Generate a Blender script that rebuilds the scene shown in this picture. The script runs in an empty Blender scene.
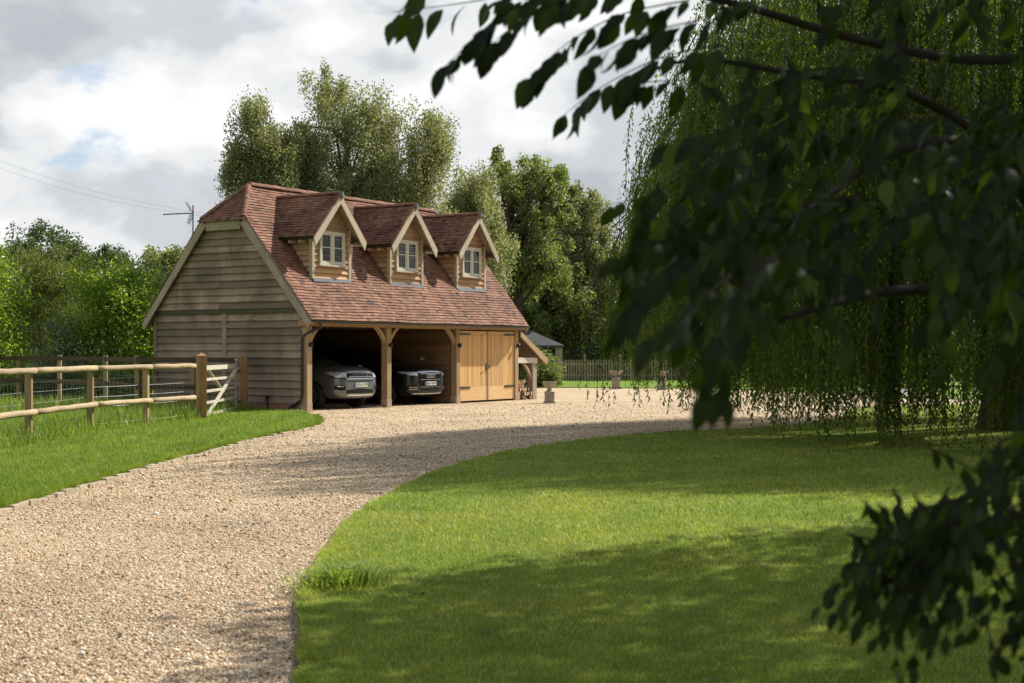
import bpy, bmesh, math, random
import numpy as np
from mathutils import Vector, Matrix
from mathutils.bvhtree import BVHTree

random.seed(7)
RNG = np.random.default_rng(11)
scene = bpy.context.scene
COL = scene.collection
R = math.radians

# ------------------------------------------------------------------ camera
FPX, EYE = 1422.0, 1.6
PITCH = math.atan(9.5 / FPX)
cam = bpy.data.cameras.new('camera')
cam.lens = 36.0 * FPX / 1024.0
cam.sensor_width = 36.0
cam.clip_start = 0.05
cam.clip_end = 6000
cam.dof.use_dof = True
cam.dof.focus_distance = 38.0
cam.dof.aperture_fstop = 5.0
cam_ob = bpy.data.objects.new('camera', cam)
COL.objects.link(cam_ob)
cam_ob.location = (0, 0, EYE)
cam_ob.rotation_euler = (math.pi / 2 + PITCH, 0, 0)
scene.camera = cam_ob

# ------------------------------------------------------------------ sun, sky, exposure
SUN_AZ, SUN_EL = R(40), R(42)          # azimuth from +X towards +Y
SDIR = np.array([math.cos(SUN_AZ) * math.cos(SUN_EL), math.sin(SUN_AZ) * math.cos(SUN_EL), math.sin(SUN_EL)])
sun = bpy.data.lights.new('sun', 'SUN')
sun.energy = 5.0
sun.angle = R(0.5)
sun.color = (1.0, 0.94, 0.84)
sun_ob = bpy.data.objects.new('sun', sun)
COL.objects.link(sun_ob)
sun_ob.rotation_euler = Vector(SDIR).to_track_quat('Z', 'Y').to_euler()
sun_ob.location = (20, 20, 30)

world = bpy.data.worlds.new('World')
scene.world = world
world.use_nodes = True
nt = world.node_tree
nt.nodes.clear()
def wn(t, **k):
    n = nt.nodes.new(t)
    for a, b in k.items(): setattr(n, a, b)
    return n
sky = wn('ShaderNodeTexSky', sky_type='NISHITA', sun_disc=False, sun_elevation=SUN_EL, sun_rotation=R(50))
tc = wn('ShaderNodeTexCoord')
def cloud_noise(loc, scale, detail, rough, dist=0.0):
    m = wn('ShaderNodeMapping')
    m.inputs['Location'].default_value = loc
    m.inputs['Scale'].default_value = scale
    nt.links.new(tc.outputs['Generated'], m.inputs['Vector'])
    n = wn('ShaderNodeTexNoise')
    n.inputs['Scale'].default_value = 1.0
    n.inputs['Detail'].default_value = detail
    n.inputs['Roughness'].default_value = rough
    n.inputs['Distortion'].default_value = dist
    nt.links.new(m.outputs[0], n.inputs['Vector'])
    return n.outputs['Fac']
def wramp(fac, stops):
    r = wn('ShaderNodeValToRGB')
    r.color_ramp.interpolation = 'EASE'
    e = r.color_ramp.elements
    while len(e) < len(stops): e.new(0.5)
    for el, (p, c) in zip(e, stops): el.position = p; el.color = (*c, 1)
    nt.links.new(fac, r.inputs['Fac'])
    return r.outputs['Color']
cover = wramp(cloud_noise((3.1, 1.7, .6), (8, 8, 15), 8, .55, .25), [(.27, (0, 0, 0)), (.38, (1, 1, 1))])
shade = wramp(cloud_noise((7.3, 4.2, 1.85), (7.5, 7.5, 13), 9, .52, .15), [(.30, (.49, .52, .56)), (.42, (.61, .635, .665)), (.50, (.80, .815, .83)), (.60, (.95, .96, .97))])
mul = wn('ShaderNodeVectorMath', operation='SCALE')
mul.inputs['Scale'].default_value = 8.0
nt.links.new(shade, mul.inputs[0])
mix = wn('ShaderNodeMix', data_type='RGBA')
sepz = wn('ShaderNodeSeparateXYZ')
nt.links.new(tc.outputs['Generated'], sepz.inputs[0])
thin = wn('ShaderNodeMapRange')
for k_, v_ in (('From Min', .32), ('From Max', .75), ('To Min', 1.0), ('To Max', .12)): thin.inputs[k_].default_value = v_
nt.links.new(sepz.outputs['Z'], thin.inputs['Value'])
cov = wn('ShaderNodeMath', operation='MULTIPLY')
nt.links.new(cover, cov.inputs[0]); nt.links.new(thin.outputs[0], cov.inputs[1])
nt.links.new(cov.outputs[0], mix.inputs['Factor'])
pale = wn('ShaderNodeMix', data_type='RGBA')
pale.inputs['Factor'].default_value = .40
pale.inputs['B'].default_value = (5.0, 5.7, 6.9, 1)
nt.links.new(sky.outputs[0], pale.inputs['A'])
nt.links.new(pale.outputs['Result'], mix.inputs['A'])
nt.links.new(mul.outputs[0], mix.inputs['B'])
bg = wn('ShaderNodeBackground')
bg.inputs['Strength'].default_value = 0.085
out = wn('ShaderNodeOutputWorld')
nt.links.new(mix.outputs['Result'], bg.inputs['Color'])
nt.links.new(bg.outputs[0], out.inputs['Surface'])

scene.view_settings.view_transform = 'Standard'
scene.view_settings.look = 'None'
scene.view_settings.exposure = 0.65
scene.view_settings.gamma = 1.0
scene.view_settings.use_curve_mapping = False
scene.cycles.max_bounces = 8
scene.cycles.transparent_max_bounces = 8
scene.cycles.sample_clamp_indirect = 6.0
scene.cycles.caustics_reflective = False
scene.cycles.caustics_refractive = False

# ------------------------------------------------------------------ materials
def material(name):
    m = bpy.data.materials.new(name)
    m.use_nodes = True
    t = m.node_tree
    p = t.nodes['Principled BSDF']
    return m, t, p
def N(t, typ, **k):
    n = t.nodes.new(typ)
    for a, b in k.items():
        if a in n.inputs.keys() if isinstance(a, str) else False: pass
        setattr(n, a, b)
    return n
def noise(t, scale, detail=4, rough=.55, vec=None, dist=0):
    n = N(t, 'ShaderNodeTexNoise')
    n.inputs['Scale'].default_value = scale
    n.inputs['Detail'].default_value = detail
    n.inputs['Roughness'].default_value = rough
    n.inputs['Distortion'].default_value = dist
    if vec is not None: t.links.new(vec, n.inputs['Vector'])
    return n.outputs['Fac']
def coords(t, kind='Object', scale=(1, 1, 1)):
    c = N(t, 'ShaderNodeTexCoord')
    m = N(t, 'ShaderNodeMapping')
    m.inputs['Scale'].default_value = scale
    t.links.new(c.outputs[kind], m.inputs['Vector'])
    return m.outputs[0]
def ramp(t, fac, stops, interp='LINEAR'):
    r = N(t, 'ShaderNodeValToRGB')
    r.color_ramp.interpolation = interp
    e = r.color_ramp.elements
    while len(e) < len(stops): e.new(0.5)
    for el, (p, c) in zip(e, stops):
        el.position = p
        el.color = (*c, 1)
    t.links.new(fac, r.inputs['Fac'])
    return r.outputs['Color']
def attr(t, name='rnd'):
    a = N(t, 'ShaderNodeAttribute')
    a.attribute_name = name
    return a.outputs['Fac']
def mixc(t, a, b, fac, blend='MIX'):
    m = N(t, 'ShaderNodeMix', data_type='RGBA', blend_type=blend)
    for s, v in (('A', a), ('B', b), ('Factor', fac)):
        sock = [i for i in m.inputs if i.name == s and (i.type == 'RGBA' if s != 'Factor' else i.type == 'VALUE')][0]
        if hasattr(v, 'links') or hasattr(v, 'is_linked'): t.links.new(v, sock)
        elif s == 'Factor': sock.default_value = v
        else: sock.default_value = (*v, 1)
    return [o for o in m.outputs if o.type == 'RGBA'][0]
def bump(t, p, h, strength=.4, dist=.01):
    b = N(t, 'ShaderNodeBump')
    b.inputs['Strength'].default_value = strength
    b.inputs['Distance'].default_value = dist
    t.links.new(h, b.inputs['Height'])
    t.links.new(b.outputs[0], p.inputs['Normal'])
def plain(name, c, rough=.6, metal=0.0, spec=.5, var=.12, scale=8):
    m, t, p = material(name)
    n = noise(t, scale, 4, .6, coords(t))
    lo = tuple(x * (1 - var) for x in c); hi = tuple(min(1, x * (1 + var)) for x in c)
    t.links.new(ramp(t, n, [(.3, lo), (.7, hi)]), p.inputs['Base Color'])
    p.inputs['Roughness'].default_value = rough
    p.inputs['Metallic'].default_value = metal
    p.inputs['Specular IOR Level'].default_value = spec
    return m
def wood(name, c1, c2, stretch=(1, 1, 12), rough=.75, rndamt=.35, stain=None, stain_fac=.5, bumpd=.004):
    """timber: grain along the stretched axis (small scale = long), each board a shade of its own through 'rnd'"""
    m, t, p = material(name)
    v = coords(t, 'Object', stretch)
    g = noise(t, 3.0, 6, .65, v, .4)
    col = ramp(t, g, [(.28, c1), (.72, c2)])
    a = attr(t)
    dark = ramp(t, a, [(0, (1 - rndamt,) * 3), (1, (1 + rndamt * .35,) * 3)])
    col = mixc(t, col, dark, 1.0, 'MULTIPLY')
    if stain:
        s = noise(t, .9, 5, .62, coords(t, 'Object', (1, 1, .45)), .6)
        f = ramp(t, s, [(.42, (0, 0, 0)), (.72, (stain_fac,) * 3)])
        col = mixc(t, col, stain, f)
    t.links.new(col, p.inputs['Base Color'])
    p.inputs['Roughness'].default_value = rough
    p.inputs['Specular IOR Level'].default_value = .25
    bump(t, p, g, .5, bumpd)
    return m
def leaf_mat(name, stops, trans=.35, rough=.5, tcol=(1.25, 1.3, .55), spec=.35):
    m, t, p = material(name)
    col = ramp(t, attr(t), stops)
    t.links.new(col, p.inputs['Base Color'])
    p.inputs['Roughness'].default_value = rough
    p.inputs['Specular IOR Level'].default_value = spec
    tr = N(t, 'ShaderNodeBsdfTranslucent')
    t.links.new(mixc(t, col, tcol, 1.0, 'MULTIPLY'), tr.inputs['Color'])
    mx = N(t, 'ShaderNodeMixShader')
    mx.inputs[0].default_value = trans
    t.links.new(p.outputs[0], mx.inputs[1])
    t.links.new(tr.outputs[0], mx.inputs[2])
    o = t.nodes['Material Output']
    t.links.new(mx.outputs[0], o.inputs['Surface'])
    return m

M = {}
M['board_grey'] = wood('weathered_board', (.28, .195, .138), (.45, .326, .240), (3, .5, 9), .9, .5, (.12, .092, .066), .9)
M['board_warm'] = wood('warm_oak_board', (.41, .24, .125), (.61, .40, .235), (.6, 2, 9), .8, .30, (.33, .25, .16), .5)
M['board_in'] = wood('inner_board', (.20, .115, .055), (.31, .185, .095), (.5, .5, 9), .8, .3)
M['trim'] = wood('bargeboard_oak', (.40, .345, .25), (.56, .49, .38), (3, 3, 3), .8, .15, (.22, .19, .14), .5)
M['trim_shade'] = wood('weathered_shaded_bargeboard', (.29, .222, .165), (.43, .34, .26), (3, 3, 3), .8, .15, (.17, .15, .105), .6)  # darker copy of the trim oak: weathering and gable shade in one colour
M['oak'] = wood('frame_oak', (.31, .205, .115), (.48, .345, .205), (4, 4, .6), .75, .25, (.24, .17, .10), .6)
M['oak_beam'] = wood('beam_oak', (.32, .19, .085), (.47, .30, .15), (.5, 4, 4), .75, .2)
M['door'] = wood('door_oak', (.55, .315, .12), (.73, .46, .195), (9, 3, .45), .65, .35, (.40, .26, .14), .45)
M['door_rail'] = wood('door_rail_oak', (.60, .385, .175), (.74, .51, .26), (.6, 3, 6), .6, .15)
M['grey_oak'] = wood('silvered_oak', (.25, .20, .15), (.40, .34, .27), (4, 4, .6), .85, .25)
M['silver_beam'] = wood('silvered_beam', (.42, .38, .32), (.62, .57, .50), (.6, 4, 4), .85, .15)
M['rail'] = wood('round_rail', (.36, .265, .15), (.54, .41, .255), (2.5, 2.5, 7), .8, .3, (.26, .20, .125), .8)
M['post'] = wood('fence_post', (.25, .16, .08), (.42, .285, .155), (5, 5, .7), .8, .3)
M['gatepost'] = wood('gatepost_timber', (.23, .125, .055), (.40, .235, .11), (6, 6, .6), .75, .2)
M['gate'] = wood('gate_timber', (.36, .315, .24), (.55, .50, .40), (2, 2, 5), .75, .15)
M['dark_rail'] = wood('dark_rail', (.050, .034, .018), (.095, .066, .036), (1, 1, 6), .8, .2)
M['picket'] = wood('picket_timber', (.26, .215, .155), (.42, .35, .25), (6, 6, .8), .85, .45)
M['white_frame'] = plain('window_paint', (.52, .49, .40), .45, var=.06)
M['black'] = plain('black_iron', (.012, .012, .013), .45)
M['lead'] = plain('lead', (.15, .16, .175), .9, var=.15, spec=.1)
M['galv'] = plain('galvanised_wire', (.36, .37, .37), .4, .8)
M['alu'] = plain('aerial_metal', (.10, .10, .11), .45, .5)
M['white_plastic'] = plain('white_plastic', (.7, .7, .68), .5)
M['slate'] = plain('slate_roof', (.036, .037, .040), .7, var=.35, scale=3)
M['stone'] = plain('garden_stone', (.31, .265, .21), .9, var=.3, scale=6)
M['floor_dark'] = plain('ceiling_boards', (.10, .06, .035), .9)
def brick():
    m, t, p = material('brickwork')
    b = N(t, 'ShaderNodeTexBrick')
    t.links.new(coords(t, 'Object', (1, 1, 1)), b.inputs['Vector'])
    b.inputs['Color1'].default_value = (.22, .085, .05, 1)
    b.inputs['Color2'].default_value = (.30, .13, .075, 1)
    b.inputs['Mortar'].default_value = (.35, .30, .25, 1)
    b.inputs['Scale'].default_value = 6
    t.links.new(b.outputs[0], p.inputs['Base Color'])
    p.inputs['Roughness'].default_value = .9
    return m
M['brick'] = brick()
def tile_mat():
    m, t, p = material('clay_tile')
    col = ramp(t, attr(t), [(0, (.085, .052, .041)), (.07, (.125, .064, .047)), (.13, (.185, .088, .057)), (.5, (.222, .106, .064)), (.88, (.255, .130, .081)), (1, (.30, .175, .118))])
    n = noise(t, 1.1, 5, .6, coords(t))
    col = mixc(t, col, ramp(t, n, [(.3, (.60, .61, .64)), (.7, (1.16, 1.14, 1.12))]), 1.0, 'MULTIPLY')
    n2 = noise(t, 30, 3, .6, coords(t))
    col = mixc(t, col, ramp(t, n2, [(.3, (.8, .8, .8)), (.7, (1.15, 1.15, 1.15))]), 1.0, 'MULTIPLY')
    t.links.new(col, p.inputs['Base Color'])
    p.inputs['Roughness'].default_value = .85
    p.inputs['Specular IOR Level'].default_value = .25
    return m
M['tile'] = tile_mat()
def glass_mat():
    m, t, p = material('window_glass')
    p.inputs['Base Color'].default_value = (.012, .016, .013, 1)
    p.inputs['Roughness'].default_value = .03
    p.inputs['Specular IOR Level'].default_value = .4
    n = noise(t, 2.5, 2, .5, coords(t))
    bump(t, p, n, .15, .02)
    return m
M['glass'] = glass_mat()
def paint(name, c, metal=.6, rough=.28):
    m, t, p = material(name)
    n = noise(t, 260, 2, .5, coords(t))
    t.links.new(ramp(t, n, [(.3, tuple(x * .88 for x in c)), (.7, tuple(x * 1.1 for x in c))]), p.inputs['Base Color'])
    p.inputs['Metallic'].default_value = metal
    p.inputs['Roughness'].default_value = rough
    p.inputs['Coat Weight'].default_value = .4
    p.inputs['Coat Roughness'].default_value = .06
    return m
M['car_grey'] = paint('grey_car_paint', (.155, .162, .168))
M['car_black'] = paint('black_car_paint', (.008, .0085, .0095), .2)
M['chrome'] = plain('chrome', (.75, .75, .76), .18, 1.0, var=.03)
M['lamp_glass'] = plain('headlamp_lens', (.46, .48, .50), .15, .35, .8, var=.2, scale=16)
M['tyre'] = plain('tyre_rubber', (.018, .018, .018), .85)
M['rim'] = plain('alloy_rim', (.40, .40, .41), .3, .9)
M['grille'] = plain('grille_black', (.008, .008, .009), .6, spec=.2)
M['plate'] = plain('plate_white', (.74, .73, .66), .4, var=.03)
M['plate_blue'] = plain('plate_blue', (.02, .07, .45), .4)
M['ink'] = plain('plate_ink', (.012, .012, .014), .5)
M['log_bark'] = plain('log_bark', (.13, .085, .055), .95, var=.4, scale=20)
M['log_end'] = plain('cut_log_face', (.50, .34, .19), .85, var=.3, scale=18)
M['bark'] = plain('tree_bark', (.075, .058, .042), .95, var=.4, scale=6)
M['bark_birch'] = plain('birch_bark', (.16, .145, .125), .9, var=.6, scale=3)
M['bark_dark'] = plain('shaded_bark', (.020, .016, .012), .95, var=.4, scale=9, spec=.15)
M['soil'] = plain('soil', (.07, .05, .035), .95, var=.4)

def gravel_mat():
    m, t, p = material('gravel')
    v = coords(t)
    vo = N(t, 'ShaderNodeTexVoronoi')
    vo.inputs['Scale'].default_value = 62
    t.links.new(v, vo.inputs['Vector'])
    sep = N(t, 'ShaderNodeSeparateColor')
    t.links.new(vo.outputs['Color'], sep.inputs[0])
    col = ramp(t, sep.outputs[0], [(0, (.20, .13, .068)), (.25, (.44, .325, .205)), (.55, (.57, .445, .295)), (.8, (.65, .53, .37)), (1, (.73, .65, .50))])
    big = noise(t, .55, 5, .6, v)
    col = mixc(t, col, ramp(t, big, [(.3, (.80, .79, .78)), (.7, (1.10, 1.09, 1.06))]), 1.0, 'MULTIPLY')
    d = vo.outputs['Distance']
    col = mixc(t, col, ramp(t, d, [(.35, (1, 1, 1)), (.75, (.72, .67, .60))]), 1.0, 'MULTIPLY')
    t.links.new(col, p.inputs['Base Color'])
    p.inputs['Roughness'].default_value = .85
    p.inputs['Specular IOR Level'].default_value = .25
    inv = N(t, 'ShaderNodeMath', operation='MULTIPLY')
    inv.inputs[1].default_value = -1
    t.links.new(d, inv.inputs[0])
    bump(t, p, inv.outputs[0], .8, .012)
    return m
M['gravel'] = gravel_mat()
def pebble_mat():
    m, t, p = material('pebble')
    col = ramp(t, attr(t), [(0, (.11, .066, .030)), (.17, (.34, .225, .12)), (.5, (.545, .405, .262)), (.78, (.64, .505, .345)), (.92, (.75, .66, .49)), (1, (.82, .78, .69))])
    big = noise(t, .55, 5, .6, coords(t), .5)
    col = mixc(t, col, ramp(t, big, [(.3, (.80, .78, .75)), (.5, (1, 1, 1)), (.68, (1.16, 1.15, 1.12))]), 1.0, 'MULTIPLY')
    t.links.new(col, p.inputs['Base Color'])
    p.inputs['Roughness'].default_value = .7
    p.inputs['Specular IOR Level'].default_value = .3
    return m
M['pebble'] = pebble_mat()
def turf_mat(name, a, b, c):
    m, t, p = material(name)
    v = coords(t)
    n1 = noise(t, .7, 6, .62, v)
    n2 = noise(t, 45, 4, .7, v)
    col = ramp(t, n1, [(.3, a), (.5, b), (.7, c)])
    col = mixc(t, col, ramp(t, n2, [(.25, (.55, .6, .5)), (.75, (1.3, 1.25, 1.2))]), 1.0, 'MULTIPLY')
    t.links.new(col, p.inputs['Base Color'])
    p.inputs['Roughness'].default_value = .9
    p.inputs['Specular IOR Level'].default_value = .15
    bump(t, p, n2, .8, .03)
    return m
M['turf'] = turf_mat('turf', (.12, .17, .020), (.17, .21, .030), (.23, .24, .055))
M['turf_lush'] = turf_mat('lush_turf', (.10, .18, .016), (.135, .22, .022), (.17, .245, .03))
def blade_mat(name, stops, patch):
    m, t, p = material(name)
    col = ramp(t, attr(t), stops)
    n = noise(t, .55, 5, .65, coords(t), .4)
    col = mixc(t, col, ramp(t, n, patch), 1.0, 'MULTIPLY')
    n3 = noise(t, 3.2, 4, .7, coords(t), .5)
    col = mixc(t, col, ramp(t, n3, [(.3, (.68, .74, .66)), (.5, (1, 1, 1)), (.7, (1.22, 1.14, 1.2))]), 1.0, 'MULTIPLY')
    t.links.new(col, p.inputs['Base Color'])
    p.inputs['Roughness'].default_value = .55
    p.inputs['Specular IOR Level'].default_value = .25
    wv = N(t, 'ShaderNodeTexWave', wave_type='BANDS', bands_direction='X')
    wv.inputs['Scale'].default_value = .30; wv.inputs['Distortion'].default_value = 1.2; wv.inputs['Detail'].default_value = 2; wv.inputs['Detail Scale'].default_value = .5
    t.links.new(coords(t, 'Object', (1, .12, 1)), wv.inputs['Vector'])
    col = mixc(t, col, ramp(t, wv.outputs['Fac'], [(.35, (.90, .92, .90)), (.65, (1.10, 1.07, 1.10))]), 1.0, 'MULTIPLY')
    tr = N(t, 'ShaderNodeBsdfTranslucent')
    t.links.new(mixc(t, col, (1.15, 1.2, .7), 1.0, 'MULTIPLY'), tr.inputs['Color'])
    mx = N(t, 'ShaderNodeMixShader')
    mx.inputs[0].default_value = .4
    t.links.new(p.outputs[0], mx.inputs[1]); t.links.new(tr.outputs[0], mx.inputs[2])
    t.links.new(mx.outputs[0], t.nodes['Material Output'].inputs['Surface'])
    return m
M['blade'] = blade_mat('lawn_blade', [(0, (.14, .225, .024)), (.5, (.305, .39, .068)), (.88, (.43, .475, .125)), (1, (.60, .55, .26))],
                       [(.32, (.66, .78, .66)), (.5, (1, 1, 1)), (.66, (1.25, 1.06, 1.15))])
M['blade_lush'] = blade_mat('verge_blade', [(0, (.12, .185, .020)), (.5, (.21, .295, .038)), (.9, (.30, .365, .065)), (1, (.42, .41, .14))],
                            [(.3, (.75, .82, .75)), (.5, (1, 1, 1)), (.7, (1.15, 1.08, 1.05))])

# ------------------------------------------------------------------ pixel/world calibration of the surveyed photograph
CP, SP = math.cos(PITCH), math.sin(PITCH)
def at(x, y, D):
    a = (x - 512) / FPX; b = -(y - 341.5) / FPX
    r = np.array([a, CP - b * SP, SP + b * CP])
    return np.array([0, 0, EYE]) + r * (D / r[1])
def gnd(x, y, z=0.0):
    a = (x - 512) / FPX; b = -(y - 341.5) / FPX
    r = np.array([a, CP - b * SP, SP + b * CP])
    return np.array([0, 0, EYE]) + r * ((z - EYE) / r[2])
O = gnd(307, 412)
U = np.array([878.0, FPX, 0]); U /= np.linalg.norm(U)
V = np.array([-U[1], U[0], 0])
YAW = math.atan2(U[1], U[0])
def loc(u, v, z=0.0): return O + u * U + v * V + np.array([0, 0, z])

# ------------------------------------------------------------------ object helpers
def link(name, me, mat=None, parent=None):
    o = bpy.data.objects.new(name, me)
    COL.objects.link(o)
    if mat is not None: me.materials.append(mat)
    if parent is not None: o.parent = parent
    return o
def tag(o, label, cat, group=None):
    o['label'] = label; o['category'] = cat
    if group: o['group'] = group
    return o
def thing(name, label, cat, location=(0, 0, 0), rz=0.0, group=None):
    o = bpy.data.objects.new(name, None)
    o.empty_display_size = .3
    COL.objects.link(o)
    o.location = location; o.rotation_euler = (0, 0, rz)
    return tag(o, label, cat, group)
def structure(o, kind='structure'):
    o['kind'] = kind
    return o
def np_mesh(name, verts, faces, rnd=None, smooth=False):
    """verts (n,3), faces (m,k) all with k corners; rnd per vertex"""
    verts = np.asarray(verts, np.float32); faces = np.asarray(faces, np.int32)
    me = bpy.data.meshes.new(name)
    m, k = faces.shape
    me.vertices.add(len(verts)); me.vertices.foreach_set('co', verts.ravel())
    me.loops.add(m * k); me.loops.foreach_set('vertex_index', faces.ravel())
    me.polygons.add(m); me.polygons.foreach_set('loop_start', np.arange(0, m * k, k, dtype=np.int32))
    if rnd is not None:
        a = me.attributes.new('rnd', 'FLOAT', 'POINT')
        a.data.foreach_set('value', np.asarray(rnd, np.float32))
    me.update(calc_edges=True)
    if smooth: me.polygons.foreach_set('use_smooth', np.ones(m, bool))
    return me
class MB:
    """collects shapes for ONE mesh object"""
    def __init__(s): s.v = []; s.f = []; s.r = []
    def add(s, vs, fs, rnd=None):
        b = len(s.v)
        r = random.random() if rnd is None else rnd
        s.v += [tuple(map(float, p)) for p in vs]
        s.f += [tuple(i + b for i in f) for f in fs]
        s.r += [r] * len(vs)
        return s
    def hexa(s, p, rnd=None):   # 8 corners: bottom ring 0-3, top ring 4-7
        return s.add(p, [(3, 2, 1, 0), (4, 5, 6, 7), (0, 1, 5, 4), (1, 2, 6, 5), (2, 3, 7, 6), (3, 0, 4, 7)], rnd)
    def box(s, x0, x1, y0, y1, z0, z1, rnd=None):
        return s.hexa([(x0, y0, z0), (x1, y0, z0), (x1, y1, z0), (x0, y1, z0), (x0, y0, z1), (x1, y0, z1), (x1, y1, z1), (x0, y1, z1)], rnd)
    def bar(s, a, b, w, h, up=(0, 0, 1), rnd=None):
        a = Vector(a); b = Vector(b); d = (b - a).normalized(); upv = Vector(up)
        sd = d.cross(upv)
        if sd.length < 1e-4: sd = d.cross(Vector((1, 0, 0)))
        sd.normalize(); n = sd.cross(d).normalized()
        c = []
        for p in (a, b):
            for i, j in ((-1, -1), (1, -1), (1, 1), (-1, 1)): c.append(p + sd * (i * w / 2) + n * (j * h / 2))
        return s.hexa(c, rnd)
    def tube(s, pts, rad, n=8, rnd=None, caps=True):
        pts = [Vector(p) for p in pts]
        rs = rad if hasattr(rad, '__len__') else [rad] * len(pts)
        vs = []; fs = []
        prev = None
        for i, p in enumerate(pts):
            d = (pts[min(i + 1, len(pts) - 1)] - pts[max(i - 1, 0)]).normalized()
            ref = Vector((0, 0, 1)) if abs(d.z) < .9 else Vector((1, 0, 0))
            if prev is not None: ref = prev
            sd = d.cross(ref)
            if sd.length < 1e-5: sd = d.cross(Vector((0, 1, 0)))
            sd.normalize(); n2 = sd.cross(d).normalized(); prev = n2
            for k in range(n):
                a = 2 * math.pi * k / n
                vs.append(p + (n2 * math.cos(a) + sd * math.sin(a)) * rs[i])
        for i in range(len(pts) - 1):
            for k in range(n):
                a = i * n + k; b = i * n + (k + 1) % n
                fs.append((a, b, b + n, a + n))
        if caps:
            fs.append(tuple(range(n - 1, -1, -1))); fs.append(tuple(range((len(pts) - 1) * n, len(pts) * n)))
        return s.add(vs, fs, rnd)
    def prism(s, poly, axis_fn, t0, t1, rnd=None):
        """poly of 2D points, axis_fn(p, t) -> 3D; extruded from t0 to t1"""
        n = len(poly)
        vs = [axis_fn(p, t0) for p in poly] + [axis_fn(p, t1) for p in poly]
        fs = [tuple(range(n - 1, -1, -1)), tuple(range(n, 2 * n))] + [(i, (i + 1) % n, (i + 1) % n + n, i + n) for i in range(n)]
        return s.add(vs, fs, rnd)
    def lathe(s, prof, n=16, c=(0, 0, 0), rnd=None):
        vs = []; fs = []
        for r, z in prof:
            for k in range(n):
                a = 2 * math.pi * k / n
                vs.append((c[0] + r * math.cos(a), c[1] + r * math.sin(a), c[2] + z))
        m = len(prof)
        for i in range(m - 1):
            for k in range(n):
                a = i * n + k; b = i * n + (k + 1) % n
                fs.append((a, b, b + n, a + n))
        fs.append(tuple(range(n - 1, -1, -1))); fs.append(tuple(range((m - 1) * n, m * n)))
        return s.add(vs, fs, rnd)
    def build(s, name, mat, parent=None, smooth=False, bevel=0):
        me = bpy.data.meshes.new(name)
        me.from_pydata(s.v, [], s.f)
        a = me.attributes.new('rnd', 'FLOAT', 'POINT')
        a.data.foreach_set('value', s.r)
        bm = bmesh.new(); bm.from_mesh(me)
        bmesh.ops.recalc_face_normals(bm, faces=bm.faces)
        bm.to_mesh(me); bm.free()
        if smooth: me.polygons.foreach_set('use_smooth', [True] * len(me.polygons))
        o = link(name, me, mat, parent)
        if bevel:
            b = o.modifiers.new('bevel', 'BEVEL'); b.width = bevel; b.segments = 2; b.limit_method = 'ANGLE'
        return o

# ================================================================== SETTING: ground sheets
def catmull(pts, n=8):
    P = [np.array(p, float) for p in pts]; out = []
    for i in range(len(P) - 1):
        p0 = P[max(i - 1, 0)]; p1 = P[i]; p2 = P[i + 1]; p3 = P[min(i + 2, len(P) - 1)]
        for k in range(n):
            t = k / n
            out.append(.5 * ((2 * p1) + (-p0 + p2) * t + (2 * p0 - 5 * p1 + 4 * p2 - p3) * t * t + (-p0 + 3 * p1 - 3 * p2 + p3) * t ** 3))
    out.append(P[-1]); return np.array(out)
def sheet(name, poly, z, mat, skirt=0.0, kind='structure'):
    bm = bmesh.new()
    vs = [bm.verts.new((p[0], p[1], z)) for p in poly]
    f = bm.faces.new(vs)
    if skirt:
        lo = [bm.verts.new((p[0], p[1], z - skirt)) for p in poly]
        for i in range(len(vs)):
            j = (i + 1) % len(vs)
            bm.faces.new((vs[i], lo[i], lo[j], vs[j]))
    bmesh.ops.triangulate(bm, faces=[f])
    bmesh.ops.recalc_face_normals(bm, faces=bm.faces)
    if sum(ff.normal.z for ff in bm.faces) < 0: bmesh.ops.reverse_faces(bm, faces=bm.faces)
    me = bpy.data.meshes.new(name); bm.to_mesh(me); bm.free()
    return structure(link(name, me, mat), kind)
def inside(poly, x, y):
    poly = np.asarray(poly); x = np.asarray(x); y = np.asarray(y)
    c = np.zeros(x.shape, bool); n = len(poly); j = n - 1
    for i in range(n):
        xi, yi = poly[i][:2]; xj, yj = poly[j][:2]
        hit = ((yi > y) != (yj > y)) & (x < (xj - xi) * (y - yi) / (yj - yi + 1e-12) + xi)
        c ^= hit; j = i
    return c

ground = structure(MB().box(-1500, 1500, -600, 3000, -1.0, -0.03).build('ground', M['turf_lush']))
verge_edge = catmull([(-5.4, -6), (-5.2, 4), (-5.08, 10), (-5.06, 14.06), (-5.03, 15.5), (-4.99, 17.25), (-4.95, 19.5), (-4.8, 21.9), (-4.6, 25.3), (-4.3, 27.6), (-4.1, 29.6), (-4.22, 31.6), (-4.75, 34.2), (-5.45, 36.9)], 6)
lawn_edge = catmull([(-.7, -6), (-.75, 2), (-.95, 6.0), (-1.17, 7.88), (-1.32, 8.8), (-1.41, 9.95), (-1.48, 11.44), (-1.5, 13.3), (-1.30, 16.0), (-.85, 19.1), (-.18, 21.68), (.82, 24.2), (1.99, 26.16), (3.47, 27.76), (5.6, 29.6), (7.6, 33), (9.2, 38.5), (12, 41.2), (17, 42), (30, 42.5)], 6)
lawn_poly = [tuple(p) for p in lawn_edge] + [(30, -6)]
far_edge = catmull([(-3, 55.5), (-1, 60), (2.0, 61.8), (5, 61.0), (8, 60), (10.5, 57.5), (12, 55), (14, 47.5), (20, 46.5), (30, 46.5)], 5)
gravel_poly = [tuple(p) for p in verge_edge] + [tuple(loc(0, .1)[:2]), tuple(loc(-.02, 5.6)[:2]), tuple(loc(13.5, 5.6)[:2]), (-2, 54)] + [tuple(p) for p in far_edge] + [tuple(p) for p in lawn_edge[::-1]]
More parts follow.
